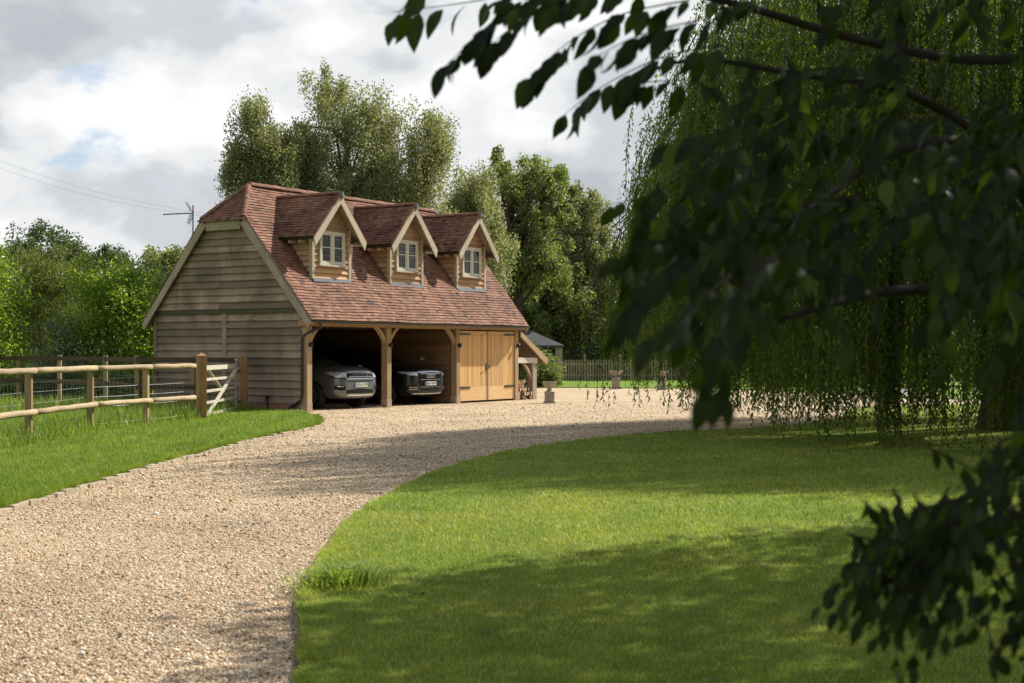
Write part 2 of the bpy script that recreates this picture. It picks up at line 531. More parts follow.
sheet('gravel_drive', gravel_poly, 0.0, M['gravel'])
sheet('lawn', lawn_poly, 0.045, M['turf'], .09)
verge_poly = [tuple(p) for p in verge_edge] + [tuple(loc(-.05, .35)[:2]), tuple(loc(-.05, 5.5)[:2]), (-12, 41.5), (-40, 50), (-40, -6)]
sheet('grass_verge', verge_poly, 0.035, M['turf_lush'], .07)
strip_poly = [(-3, 56.2)] + [tuple(p) for p in far_edge[4:]] + [(30, 90), (-3, 90)]
sheet('lawn_strip', [tuple(p) for p in far_edge] + [(30, 90), (-3, 90)], .03, M['turf_lush'], .06)
sheet('paved_path', [(12.2, 49), (14.4, 48.6), (16.2, 58.5), (13.4, 59.2)], .05, plain('paving', (.25, .23, .20), .85, var=.15), .05)
# kerb of stone setts along the verge, and the timber edging round the lawn
kb = MB()
for i in range(len(verge_edge) - 1):
    a, b = verge_edge[i], verge_edge[i + 1]
    L = np.linalg.norm(b - a); n = max(1, int(round(L / .24)))
    for k in range(n):
        p = a + (b - a) * ((k + .03) / n); q = a + (b - a) * ((k + .97) / n)
        if p[1] < 1: continue
        j = random.uniform(-.012, .012); z = .048 + random.uniform(-.018, .012)
        kb.bar((p[0] + j, p[1], z / 2 - .02), (q[0] + j, q[1], z / 2 - .02), .13, z + .04)
kerb = structure(kb.build('kerb', plain('kerb_stone', (.30, .245, .17), .9, var=.35, scale=4), bevel=.008))
eb = MB()
for i in range(len(lawn_edge) - 1):
    a, b = lawn_edge[i], lawn_edge[i + 1]
    if a[1] > 32: break
    eb.bar((a[0] - .02, a[1], -.012), (b[0] - .02, b[1], -.012), .025, .08)
structure(eb.build('lawn_edging', wood('edging_timber', (.10, .075, .05), (.18, .14, .095), (4, 1, 4), .9, .3)))

# grass blades and loose stones: what nobody could count
def blades(name, polys, n, ymin, ymax, xlim, h, w, mat, exclude=(), pdf=1.0, z0=.03, lod=8.0, lean=.8):
    u = RNG.random(n * 3)
    y = ymin * (ymax / ymin) ** u if pdf == 1.0 else (ymin ** (1 - pdf) + u * (ymax ** (1 - pdf) - ymin ** (1 - pdf))) ** (1 / (1 - pdf))
    half = xlim[2] * y + 1.2
    x = RNG.uniform(-1, 1, n * 3) * half
    ok = (x > xlim[0]) & (x < xlim[1])
    for P in polys: ok &= inside(P, x, y)
    for P in exclude: ok &= ~inside(P, x, y)
    x, y = x[ok][:n], y[ok][:n]; k = len(x)
    s = np.maximum(1.0, y / lod)
    hh = RNG.uniform(h[0], h[1], k) * np.clip(s, 1, 1.35); ww = RNG.uniform(w[0], w[1], k) * s
    az = RNG.uniform(0, 2 * np.pi, k); ln = RNG.uniform(.15, lean, k) * hh
    az2 = az + RNG.uniform(.6, 2.5, k)
    base = np.stack([x, y, np.full(k, z0)], 1)
    sd = np.stack([np.cos(az), np.sin(az), np.zeros(k)], 1) * (ww / 2)[:, None]
    tip = base + np.stack([np.cos(az2) * ln, np.sin(az2) * ln, hh], 1)
    v = np.empty((k, 3, 3)); v[:, 0] = base - sd; v[:, 1] = base + sd; v[:, 2] = tip
    r = np.repeat(np.clip(RNG.normal(.45, .24, k), 0, 1), 3)
    me = np_mesh(name, v.reshape(-1, 3), np.arange(3 * k).reshape(-1, 3), r)
    return structure(link(name, me, mat), 'stuff')
blades('lawn_grass', [lawn_poly], 420000, 5.5, 42, (-3, 20, .46), (.012, .032), (.0035, .0065), M['blade'], pdf=1.6, z0=.043, lean=1.3)
blades('verge_grass', [verge_poly], 280000, 12, 38, (-13, -3, .40), (.025, .065), (.005, .009), M['blade_lush'], pdf=1.3, z0=.03, lod=13, lean=1.2)

def edge_grass(name, line, side, ya, yb, n, mat, hs=1.0):
    seg = [(a, b) for a, b in zip(line[:-1], line[1:]) if ya < a[1] < yb]
    w = np.array([np.linalg.norm(b - a) / max(a[1], 6) for a, b in seg]); idx = RNG.choice(len(seg), n, p=w / w.sum())
    A = np.array([seg[i][0] for i in idx]); B = np.array([seg[i][1] for i in idx]); t = RNG.random((n, 1)); d = B - A
    nrm = np.stack([d[:, 1], -d[:, 0]], 1); nrm /= np.linalg.norm(nrm, axis=1, keepdims=True) + 1e-9
    clump = .5 + .5 * np.sin(A[:, 1] * 5.3 + 1.7 * np.sin(A[:, 1] * 1.9))
    p = A + d * t + nrm * side * np.abs(RNG.normal(0, .05, (n, 1)))
    hh = RNG.uniform(.02, .075, n) * (.5 + clump) * hs; az = RNG.uniform(0, 6.283, n); out_ = -nrm * side * (hh * RNG.uniform(.2, 1.1, n))[:, None]
    s = np.maximum(1, A[:, 1] / 10) * .0045
    sd = np.stack([np.cos(az) * s, np.sin(az) * s, np.zeros(n)], 1)
    base = np.concatenate([p, np.full((n, 1), .035)], 1)
    tip = base + np.concatenate([out_ + RNG.normal(0, .015, (n, 2)), hh[:, None]], 1)
    v = np.stack([base - sd, base + sd, tip], 1)
    me = np_mesh(name, v.reshape(-1, 3), np.arange(3 * n).reshape(-1, 3), np.repeat(np.clip(RNG.normal(.5, .25, n), 0, 1), 3))
    return structure(link(name, me, mat), 'stuff')
edge_grass('edge_grass', lawn_edge, 1, 5, 30, 12000, M['blade'], .55)
edge_grass('edge_grass', verge_edge, -1, 10, 34, 16000, M['blade_lush'])

def fallen(n):
    y = 6 * (32 / 6) ** RNG.random(n); x = RNG.uniform(-1, 1, n) * (.40 * y + .5)
    ok = ~inside(verge_poly, x, y); x, y = x[ok], y[ok]; k = len(x)
    z = np.where(inside(lawn_poly, x, y), .062, .016)
    az = RNG.uniform(0, 6.283, k); ln = RNG.uniform(.03, .065, k); c = np.stack([x, y, z], 1)
    d = np.stack([np.cos(az), np.sin(az), RNG.normal(0, .2, k)], 1) * ln[:, None]; w = np.stack([-np.sin(az), np.cos(az), RNG.normal(0, .25, k)], 1) * (ln * .5)[:, None]
    v = np.stack([c - d * .5, c + w * .5, c + d * .5 + np.array([0, 0, .008]), c - w * .5], 1)
    me = np_mesh('fallen_leaves', v.reshape(-1, 3), np.arange(4 * k).reshape(-1, 4), np.repeat(RNG.random(k), 4))
    return structure(link('fallen_leaves', me, leaf_mat('fallen_leaf', [(0, (.03, .035, .012)), (.5, (.09, .07, .025)), (.8, (.16, .10, .03)), (1, (.30, .24, .05))], .2)), 'stuff')
fallen(110)

def pebbles(n, ymin, ymax):
    n *= 2; u = RNG.random(n * 2)
    y = (ymin ** -1. + u * (ymax ** -1. - ymin ** -1.)) ** -1.
    x = RNG.uniform(-1, 1, n * 2) * (.42 * y + .8)
    ok = inside(gravel_poly, x, y); x, y = x[ok][:n // 2], y[ok][:n // 2]; k = len(x)
    o = np.array([(1, 0, 0), (0, 1, 0), (-1, 0, 0), (0, -1, 0), (0, 0, 1), (0, 0, -1)], float)
    s = RNG.lognormal(math.log(.0064), .36, k) * np.clip(y / 12, 1, 1.6)
    sc = np.stack([s * RNG.uniform(.8, 1.5, k), s * RNG.uniform(.7, 1.1, k), s * RNG.uniform(.45, .8, k)], 1)
    v = o[None] * sc[:, None] * RNG.uniform(.75, 1.2, (k, 6, 1))
    a = RNG.uniform(0, 6.283, k); c, sn = np.cos(a), np.sin(a)
    vx = v[..., 0] * c[:, None] - v[..., 1] * sn[:, None]; vy = v[..., 0] * sn[:, None] + v[..., 1] * c[:, None]
    t = RNG.normal(0, .25, (k, 1))
    v = np.stack([vx, vy, v[..., 2] + vx * t], -1)
    v += np.stack([x, y, sc[:, 2] * .45], 1)[:, None]
    f = np.array([(0, 1, 4), (1, 2, 4), (2, 3, 4), (3, 0, 4), (1, 0, 5), (2, 1, 5), (3, 2, 5), (0, 3, 5)])
    F = (f[None] + (np.arange(k) * 6)[:, None, None]).reshape(-1, 3)
    me = np_mesh('gravel_stones', v.reshape(-1, 3), F, np.repeat(RNG.random(k), 6))
    return structure(link('gravel_stones', me, M['pebble']), 'stuff')
pebbles(200000, 5.6, 45)

# ================================================================== THE GARAGE BARN
barn = thing('garage_barn', 'timber clad oak framed garage with red tiled roof and three gabled dormers', 'garage', tuple(O), YAW)
MR = 1.235                      # roof rise per metre
EZ, EV, RV, RZ = 2.42, -.30, 2.76, 2.42 + 3.06 * 1.235
W, L = 5.52, 10.66
def rz_front(v): return EZ + MR * (v - EV)
U0, U1 = -.20, 10.76            # verges
HZ = 5.24; HV = EV + (HZ - EZ) / MR
RU0, RU1 = .80, 9.72            # ridge ends
def weatherboards(mb, z0, z1, pitch, span, place, t_lo=.052, t_hi=-.018):
    """span(z)->(a,b) ends of a board at height z (None skips); place(a, z, out) -> 3D"""
    n = int(round((z1 - z0) / pitch)); h = (z1 - z0) / n
    for i in range(n):
        za = z0 + i * h; zb = za + h * 1.12 if i < n - 1 else za + h
        sa, sb = span(za), span(min(zb, z1))
        if sa is None or sb is None or sa[1] - sa[0] < .03: continue
        # butt joints
        cuts = [0.0, 1.0] if sa[1] - sa[0] < 2.8 or random.random() < .25 else [0, random.uniform(.3, .7), 1]
        for c0, c1 in zip(cuts[:-1], cuts[1:]):
            a0, a1 = sa[0] + (sa[1] - sa[0]) * c0, sa[0] + (sa[1] - sa[0]) * c1 - .003
            b0, b1 = sb[0] + (sb[1] - sb[0]) * c0, sb[0] + (sb[1] - sb[0]) * c1 - .003
            w = random.uniform(-.004, .004)
            m = max(1, int((a1 - a0) / .35)); r = random.random()
            js = [random.uniform(-.006, .006) for _ in range(m + 1)]     # waney edge
            vs = []
            for k in range(m + 1):
                f = k / m; pa = a0 + (a1 - a0) * f; pb = b0 + (b1 - b0) * f
                vs += [place(pa, za + js[k], -.022), place(pa, za + js[k], t_lo + w), place(pb, zb, t_hi), place(pb, zb, -.022)]
            fs = [(0, 1, 2, 3), (4 * m + 3, 4 * m + 2, 4 * m + 1, 4 * m)]
            for k in range(m):
                q = 4 * k
                for e in range(4): fs.append((q + e, q + 4 + e, q + 4 + (e + 1) % 4, q + (e + 1) % 4))
            mb.add(vs, fs, r)
# --- walls
gz = lambda z: (EV + (z - EZ) / MR, 2 * RV - EV - (z - EZ) / MR)
gw = MB()
weatherboards(gw, .22, 2.62, .2, lambda z: (.19, 5.44), lambda a, z, o: (-o, a, z))
lo_wall = gw.build('gable_boarding', M['board_grey'], barn)
gw = MB()
weatherboards(gw, 2.74, 5.06, .2, lambda z: (max(gz(z)[0] + .06, .05), min(gz(z)[1] - .06, 5.47)), lambda a, z, o: (-.045 - o, a, z))
gw.build('upper_gable_boarding', M['board_grey'], barn)
b = MB(); b.box(-.07, .05, .02, 5.5, 2.62, 2.74, .1); b.build('gable_beam', wood('shadow_toned_beam', (.065, .055, .04), (.11, .095, .065), (3, .5, 4), .85, .1), barn)  # band coloured dark to stand for the shadow under the upper boarding
b = MB(); b.box(-.05, -.005, 2.80, 2.96, .22, 2.62, .6); b.build('cover_strip', M['board_grey'], barn)
b = MB(); b.box(-.05, .1, 5.44, 5.55, .22, 2.62, .5); b.build('corner_board', M['board_grey'], barn)
b = MB(); b.box(-.015, .16, .2, 5.5, 0, .22); b.box(0, 10.6, 5.36, 5.5, 0, .22); b.build('brick_plinth', M['brick'], barn)
# wall core (back of the gable, rear wall, right end wall, loft floor, partition)
b = MB()
b.prism([(.19, .22), (5.42, .22), (5.42, 2.62), (5.40, 2.74), (gz(5.05)[1] - .1, 5.05), (gz(5.05)[0] + .1, 5.05), (.19, 2.74)], lambda p, t: (t, p[0], p[1]), .03, .10)
b.build('gable_core', M['board_in'], barn)
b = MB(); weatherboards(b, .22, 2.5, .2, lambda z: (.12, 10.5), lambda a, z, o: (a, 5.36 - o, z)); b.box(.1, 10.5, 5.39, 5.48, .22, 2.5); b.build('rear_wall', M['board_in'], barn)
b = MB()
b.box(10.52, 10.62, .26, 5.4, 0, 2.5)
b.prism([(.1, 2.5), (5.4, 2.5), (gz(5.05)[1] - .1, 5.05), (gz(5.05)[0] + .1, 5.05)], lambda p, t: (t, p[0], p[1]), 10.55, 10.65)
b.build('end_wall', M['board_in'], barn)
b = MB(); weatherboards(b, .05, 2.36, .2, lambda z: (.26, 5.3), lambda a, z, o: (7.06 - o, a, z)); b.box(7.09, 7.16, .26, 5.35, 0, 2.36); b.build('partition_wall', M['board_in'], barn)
b = MB(); b.box(.1, 10.5, .2, 5.36, 2.38, 2.46)
for i in range(26): b.box(.3 + i * .4, .36 + i * .4, .24, 5.3, 2.24, 2.378)
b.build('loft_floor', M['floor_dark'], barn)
# --- frame
POSTS = (0.0, 3.50, 7.02, 10.43)
for pu in POSTS:
    o = MB().box(pu, pu + .21, 0, .21, .24, 2.26).build('oak_post', M['oak'], barn, bevel=.012)
    MB().box(pu - .008, pu + .218, -.008, .218, 0, .24).build('post_plinth', plain('brick_pad', (.36, .26, .18), .9, var=.3, scale=10), o, bevel=.012)
MB().box(-.12, 10.70, .0, .2, 2.26, 2.42).build('eaves_beam', M['oak_beam'], barn, bevel=.012)
def brace(u_post, sgn, pr=barn, y0=.05, y1=.15, zt=2.26, d=.32, th=.14, name='curved_brace'):
    poly = []
    n = 8
    for i in range(n + 1):                       # inner curve
        a = i / n * math.pi / 2
        poly.append((u_post + sgn * (d - d * math.sin(a) ** 1.0) * 1.0, zt - d + d * math.cos(a) * 0 + d * (1 - (1 - 0)) ))
    poly = []
    for i in range(n + 1):
        t = i / n
        x = t * d; z = zt - d * (1 - t) + .05 * math.sin(math.pi * t)
        poly.append((u_post + sgn * x, z))
    for i in range(n, -1, -1):
        t = i / n
        x = t * (d + th); z = zt - (d + th) * (1 - t) + .05 * math.sin(math.pi * t)
        poly.append((u_post + sgn * x, z))
    m = MB()
    k = n + 1
    vs = [(p[0], y0, p[1]) for p in poly] + [(p[0], y1, p[1]) for p in poly]
    nn = 2 * k; fs = []
    for i in range(n):
        j = nn - 1 - i
        fs.append((i, i + 1, j - 1, j)); fs.append((j + nn, j - 1 + nn, i + 1 + nn, i + nn))
    for i in range(nn): fs.append((i, (i + 1) % nn, (i + 1) % nn + nn, i + nn))
    m.add(vs, fs)
    return m.build(name, M['oak'], pr)
brace(.21, 1); brace(3.50, -1); brace(3.71, 1); brace(7.02, -1)
# --- roof
roof = MB()
front = [(U0, EV, EZ), (U1, EV, EZ), (U1, HV, HZ), (RU1, RV, RZ), (RU0, RV, RZ), (U0, HV, HZ)]
def slab(mb, poly, t):
    n = len(poly); lo = [(p[0], p[1], p[2] - t) for p in poly]
    mb.add(list(poly) + lo, [tuple(range(n)), tuple(range(2 * n - 1, n - 1, -1))] + [(i, (i + 1) % n, (i + 1) % n + n, i + n) for i in range(n)], .3)
slab(roof, front, .11)
slab(roof, [(p[0], 2 * RV - p[1], p[2]) for p in front][::-1], .11)
slab(roof, [(U0, HV, HZ), (RU0, RV, RZ), (U0, 2 * RV - HV, HZ)], .11)
slab(roof, [(U1, HV, HZ), (U1, 2 * RV - HV, HZ), (RU1, RV, RZ)], .11)
roof_ob = roof.build('roof', M['trim_shade'], barn)
def tiles(name, poly, parent, gauge=.105, width=.168, seed=0, holes=()):
    """plain clay tiles laid in courses over a convex polygon of 3D points; poly[0]->poly[1] is the eaves"""
    rng = np.random.default_rng(seed)
    P = [Vector(p) for p in poly]
    ax = (P[1] - P[0]).normalized()
    nrm = Vector((0, 0, 0))
    for i in range(1, len(P) - 1): nrm += (P[i] - P[0]).cross(P[i + 1] - P[0])
    nrm.normalize()
    if nrm.z < 0: nrm = -nrm
    up = nrm.cross(ax).normalized()
    if up.z < 0: up = -up
    q = [((p - P[0]).dot(ax), (p - P[0]).dot(up)) for p in P]
    bmax = max(b for a, b in q); n = len(q)
    o = np.array(P[0]); ax_, up_, nr_ = map(np.array, (ax, up, nrm))
    V_, F_, R_ = [], [], []
    def span(bb):
        xs = []
        for i in range(n):
            (a0, b0), (a1, b1) = q[i], q[(i + 1) % n]
            if (b0 - bb) * (b1 - bb) <= 0 and abs(b1 - b0) > 1e-6: xs.append(a0 + (a1 - a0) * (bb - b0) / (b1 - b0))
        return (min(xs), max(xs)) if len(xs) > 1 else None
    course = 0; bb = -.03
    while bb < bmax - .02:
        s = span(min(max(bb + gauge * .5, .001), bmax - .001))
        if s:
            a = s[0] - (width / 2 if course % 2 else 0) + rng.uniform(-.01, .01)
            lift = rng.normal(0, .002)
            while a < s[1]:
                a0, a1 = max(a + .002, s[0] - .01), min(a + width - .002, s[1] + .01)
                if a1 - a0 > .02:
                    j = rng.normal(0, .004); h = .036 + lift + rng.normal(0, .003); bt = bb + gauge * 1.25
                    base = len(V_); r = rng.random()
                    for (pa, pb, ph) in ((a0, bb + j, h), (a1, bb + j, h + rng.normal(0, .002)), (a1, bt, .010), (a0, bt, .010), (a0, bb + j, h - .030), (a1, bb + j, h - .030)):
                        V_.append(o + ax_ * pa + up_ * pb + nr_ * (ph + .010 * math.sin(pa * 2.1 + pb * 1.3 + seed) + .008 * math.sin(pa * .9 - pb * 2.2)))
                    F_ += [(base, base + 1, base + 2, base + 3), (base + 4, base + 5, base + 1, base), (base + 4, base, base + 3, base + 3), (base + 1, base + 5, base + 2, base + 2)]
                    R_ += [r] * 6
                a += width
        bb += gauge; course += 1
    V_ = np.array(V_)
    F4 = [f for f in F_ if len(set(f)) == 4]; F3 = [tuple(dict.fromkeys(f)) for f in F_ if len(set(f)) == 3]
    me = bpy.data.meshes.new(name)
    me.from_pydata(V_.tolist(), [], F4 + F3)
    at_ = me.attributes.new('rnd', 'FLOAT', 'POINT'); at_.data.foreach_set('value', R_)
    return link(name, me, M['tile'], parent)
tiles('front_tiling', front, roof_ob, seed=1)
rear = [(p[0], 2 * RV - p[1], p[2]) for p in front]
tiles('rear_tiling', [rear[1], rear[0], rear[5], rear[4], rear[3], rear[2]], roof_ob, seed=2)
ov = .10
def hip_pts(ue, ur, s):
    e0 = Vector((ue - s * ov, HV - .08, HZ - ov * .97)); e1 = Vector((ue - s * ov, 2 * RV - HV + .08, HZ - ov * .97))
    return e0, e1, Vector((ur, RV, RZ))
e0, e1, t_ = hip_pts(U0, RU0, 1); tiles('hip_tiling', [e1, e0, t_], roof_ob, seed=3)
e0, e1, t_ = hip_pts(U1, RU1, -1); tiles('hip_tiling', [e0, e1, t_], roof_ob, seed=4)
def ridge_run(mb, a, b, rad=.085, step=.30, lift=.02):
    a = Vector(a); b = Vector(b); n = max(1, int((b - a).length / step)); d = (b - a) / n
    side = d.cross(Vector((0, 0, 1))).normalized(); upv = side.cross(d).normalized()
    for i in range(n):
        p = a + d * (i + .01); q = a + d * (i + .99); r = random.uniform(.2, .95); k = 6; vs = []; j = random.uniform(-.006, .006)
        for c, rr in ((p, rad), (q, rad * .97)):
            for ring in (0, 1):
                for e in range(k + 1):
                    an = math.pi * e / k; r2 = rr - .015 * ring
                    vs.append(c + side * math.cos(an) * r2 + upv * (math.sin(an) * r2 * 1.0 + lift + j - .02))
        m = k + 1; fs = []
        for e in range(k):
            fs.append((e, e + 1, 2 * m + e + 1, 2 * m + e)); fs.append((e, m + e, m + e + 1, e + 1)); fs.append((2 * m + e, 2 * m + e + 1, 3 * m + e + 1, 3 * m + e))
        mb.add(vs, fs, r)
rb = MB(); ridge_run(rb, (RU0, RV, RZ), (RU1, RV, RZ), .10); rb.build('ridge_tiles', M['tile'], roof_ob)
for (ue, ur, s) in ((U0, RU0, 1), (U1, RU1, -1)):
    for vv in (HV, 2 * RV - HV):
        hb = MB(); ridge_run(hb, (ue - s * ov * .6, vv, HZ - .04), (ur, RV, RZ), .075, .12); hb.build('bonnet_tiles', M['tile'], roof_ob)
# verge bargeboards and the fascia under each half hip
for ue, s, mat in ((U0, -1, M['trim_shade']), (U1, 1, M['trim_shade'])):
    for mir in (0, 1):
        f = (lambda v: 2 * RV - v) if mir else (lambda v: v)
        dz = .13
        m = MB(); wv = .21
        p = [(EV - .02, EZ - .07), (HV, HZ - .07)]
        nx, nz = math.sin(math.atan(MR)), -math.cos(math.atan(MR))
        poly = [p[0], p[1], (p[1][0] + wv * nx, p[1][1] + wv * nz), (p[0][0] + wv * nx * .75, p[0][1] + wv * nz * 1.0)]
        m.prism([(f(a), z) for a, z in poly], lambda q, t: (t, q[0], q[1]), ue + s * .0, ue + s * .045)
        m.build('bargeboard', mat, barn, bevel=.006)
        m = MB()                                   # soffit strip back to the wall
        m.prism([(f(a), z) for a, z in (p[0], p[1], (p[1][0] + .03, p[1][1] - .03), (p[0][0] + .03, p[0][1] - .03))], lambda q, t: (t, q[0], q[1]), ue + (.001 if s < 0 else -.20), ue + (.20 if s < 0 else -.001))
        m.build('verge_soffit', mat, barn)
    m = MB(); m.box(min(ue, ue + s * .05), max(ue, ue + s * .05), HV + .16, 2 * RV - HV - .16, HZ - .36, HZ - .10)
    m.build('hip_fascia', mat, barn, bevel=.006)
# gutter, downpipe
def half_pipe(mb, a, b, r, n=8):
    a = Vector(a); b = Vector(b); d = (b - a).normalized(); side = d.cross(Vector((0, 0, 1))).normalized(); vs = []
    for c in (a, b):
        for rr in (r, r - .006):
            for e in range(n + 1):
                an = math.pi + math.pi * e / n
                vs.append(c + side * math.cos(an) * rr + Vector((0, 0, 1)) * math.sin(an) * rr)
    m = n + 1; fs = []
    for e in range(n):
        fs += [(e, e + 1, 2 * m + e + 1, 2 * m + e), (m + e, 3 * m + e, 3 * m + e + 1, m + e + 1), (e, m + e, m + e + 1, e + 1), (2 * m + e, 2 * m + e + 1, 3 * m + e + 1, 3 * m + e)]
    fs += [(0, 2 * m, 3 * m, m), (n, m + n, 3 * m + n, 2 * m + n)]
    mb.add(vs, fs)
g = MB(); half_pipe(g, (U0 + .02, EV - .05, EZ - .03), (U1 - .02, EV - .05, EZ - .03), .047); g.build('gutter', M['black'], barn)
g = MB(); g.box(U0 + .02, U1 - .02, EV + .005, EV + .03, EZ - .128, EZ - .112); g.build('eaves_fascia', M['oak_beam'], barn)
g = MB(); g.tube([(.12, EV - .06, EZ - .10), (.12, EV - .06, EZ - .20), (.02, -.06, 2.10), (-.075, .09, 1.98), (-.075, .10, 1.8), (-.075, .10, .42), (-.075, .14, .30), (-.075, .50, .12), (-.11, .56, .09)], .036, 10)
for z in (1.85, 1.1, .5): g.tube([(-.075, .10, z - .03), (-.075, .10, z + .03)], .045, 10)
g.build('downpipe', M['black'], barn, smooth=False)
g = MB(); g.tube([(-.06, 1.32, .1), (-.06, 1.32, .36)], .022, 8); g.box(-.10, -.03, 1.28, 1.36, .34, .40); g.tube([(-.06, 1.32, .30), (-.14, 1.32, .30), (-.14, 1.32, .26)], .014, 8); g.build('outside_tap', M['black'], barn)
# ceiling under the eaves (rafter feet)
for i in range(27):
    u = .05 + i * .41
    MB().prism([(EV + .03, EZ - .118), (.25, rz_front(.25) - .118), (.25, rz_front(.25) - .22), (EV + .03, EZ - .15)], lambda q, t: (t, q[0], q[1]), u, u + .06).build('rafter_foot', M['oak_beam'], barn)
# --- wall lamps on the posts
for pu in POSTS:
    lm = MB(); lm.box(pu + .07, pu + .14, -.03, -.001, 1.72, 1.82); lm.tube([(pu + .105, -.075, 1.70), (pu + .105, -.075, 1.81)], .034, 10); lm.tube([(pu + .105, -.075, 1.81), (pu + .105, -.075, 1.84)], [.052, .02], 10)
    lm.build('wall_lamp', M['black'], barn)
sw = MB(); sw.box(7.02, 7.03, 1.2, 1.36, 1.32, 1.44); sw.build('switch_box', M['white_plastic'], barn)
# --- doors in the third bay
def door(u0, u1, hinge_left):
    d = MB()
    n = 12; w = (u1 - u0) / n
    for i in range(n):
        edge = i in (0, n - 1) or i == (n // 3 if hinge_left else 2 * n // 3)
        d.box(u0 + i * w + .003, u0 + (i + 1) * w - .003, .045, .085, .50, 2.12, random.uniform(.3, 1) if not edge else 1)
    d.box(u0 + .002, u1 - .002, .085, .12, .06, 2.22, .4)
    dd = d.build('garage_door', M['door'], barn, bevel=.003)
    r = MB(); r.box(u0 + .002, u1 - .002, .04, .084, .06, .495, .7); r.build('bottom_rail', M['door_rail'], dd, bevel=.003)
    r = MB(); r.box(u0 + .002, u1 - .002, .04, .084, 2.125, 2.22, .5); r.build('top_rail', M['door_rail'], dd, bevel=.003)
    for z in (.47, 2.12):
        h = MB(); a, bb = (u0 - .06, u0 + .58) if hinge_left else (u1 - .58, u1 + .06)
        h.prism([(a, z - .03), (bb, z - .022), (bb, z + .022), (a, z + .03)], lambda q, t: (q[0], t, q[1]), .018, .039)
        pin = a + .03 if hinge_left else bb - .03
        h.tube([(pin, .015, z - .08), (pin, .015, z + .08)], .018, 8)
        h.build('strap_hinge', M['black'], dd)
    return dd
d1 = door(7.25, 8.83, True); d2 = door(8.845, 10.42, False)
h = MB(); h.box(8.74, 8.80, .02, .044, 1.0, 1.2); h.tube([(8.77, .0, 1.12), (8.77, -.03, 1.12), (8.66, -.03, 1.12)], .014, 8); h.build('handle', M['black'], d1)
h = MB(); h.box(8.87, 8.92, .02, .044, 1.04, 1.16); h.tube([(8.9, .0, 1.10), (8.9, -.03, 1.10), (8.98, -.03, 1.10)], .012, 8); h.build('handle', M['black'], d2)
b = MB(); b.box(8.80, 8.87, .025, .0445, .06, 2.22, .1); b.build('cover_bead', M['oak'], d1)
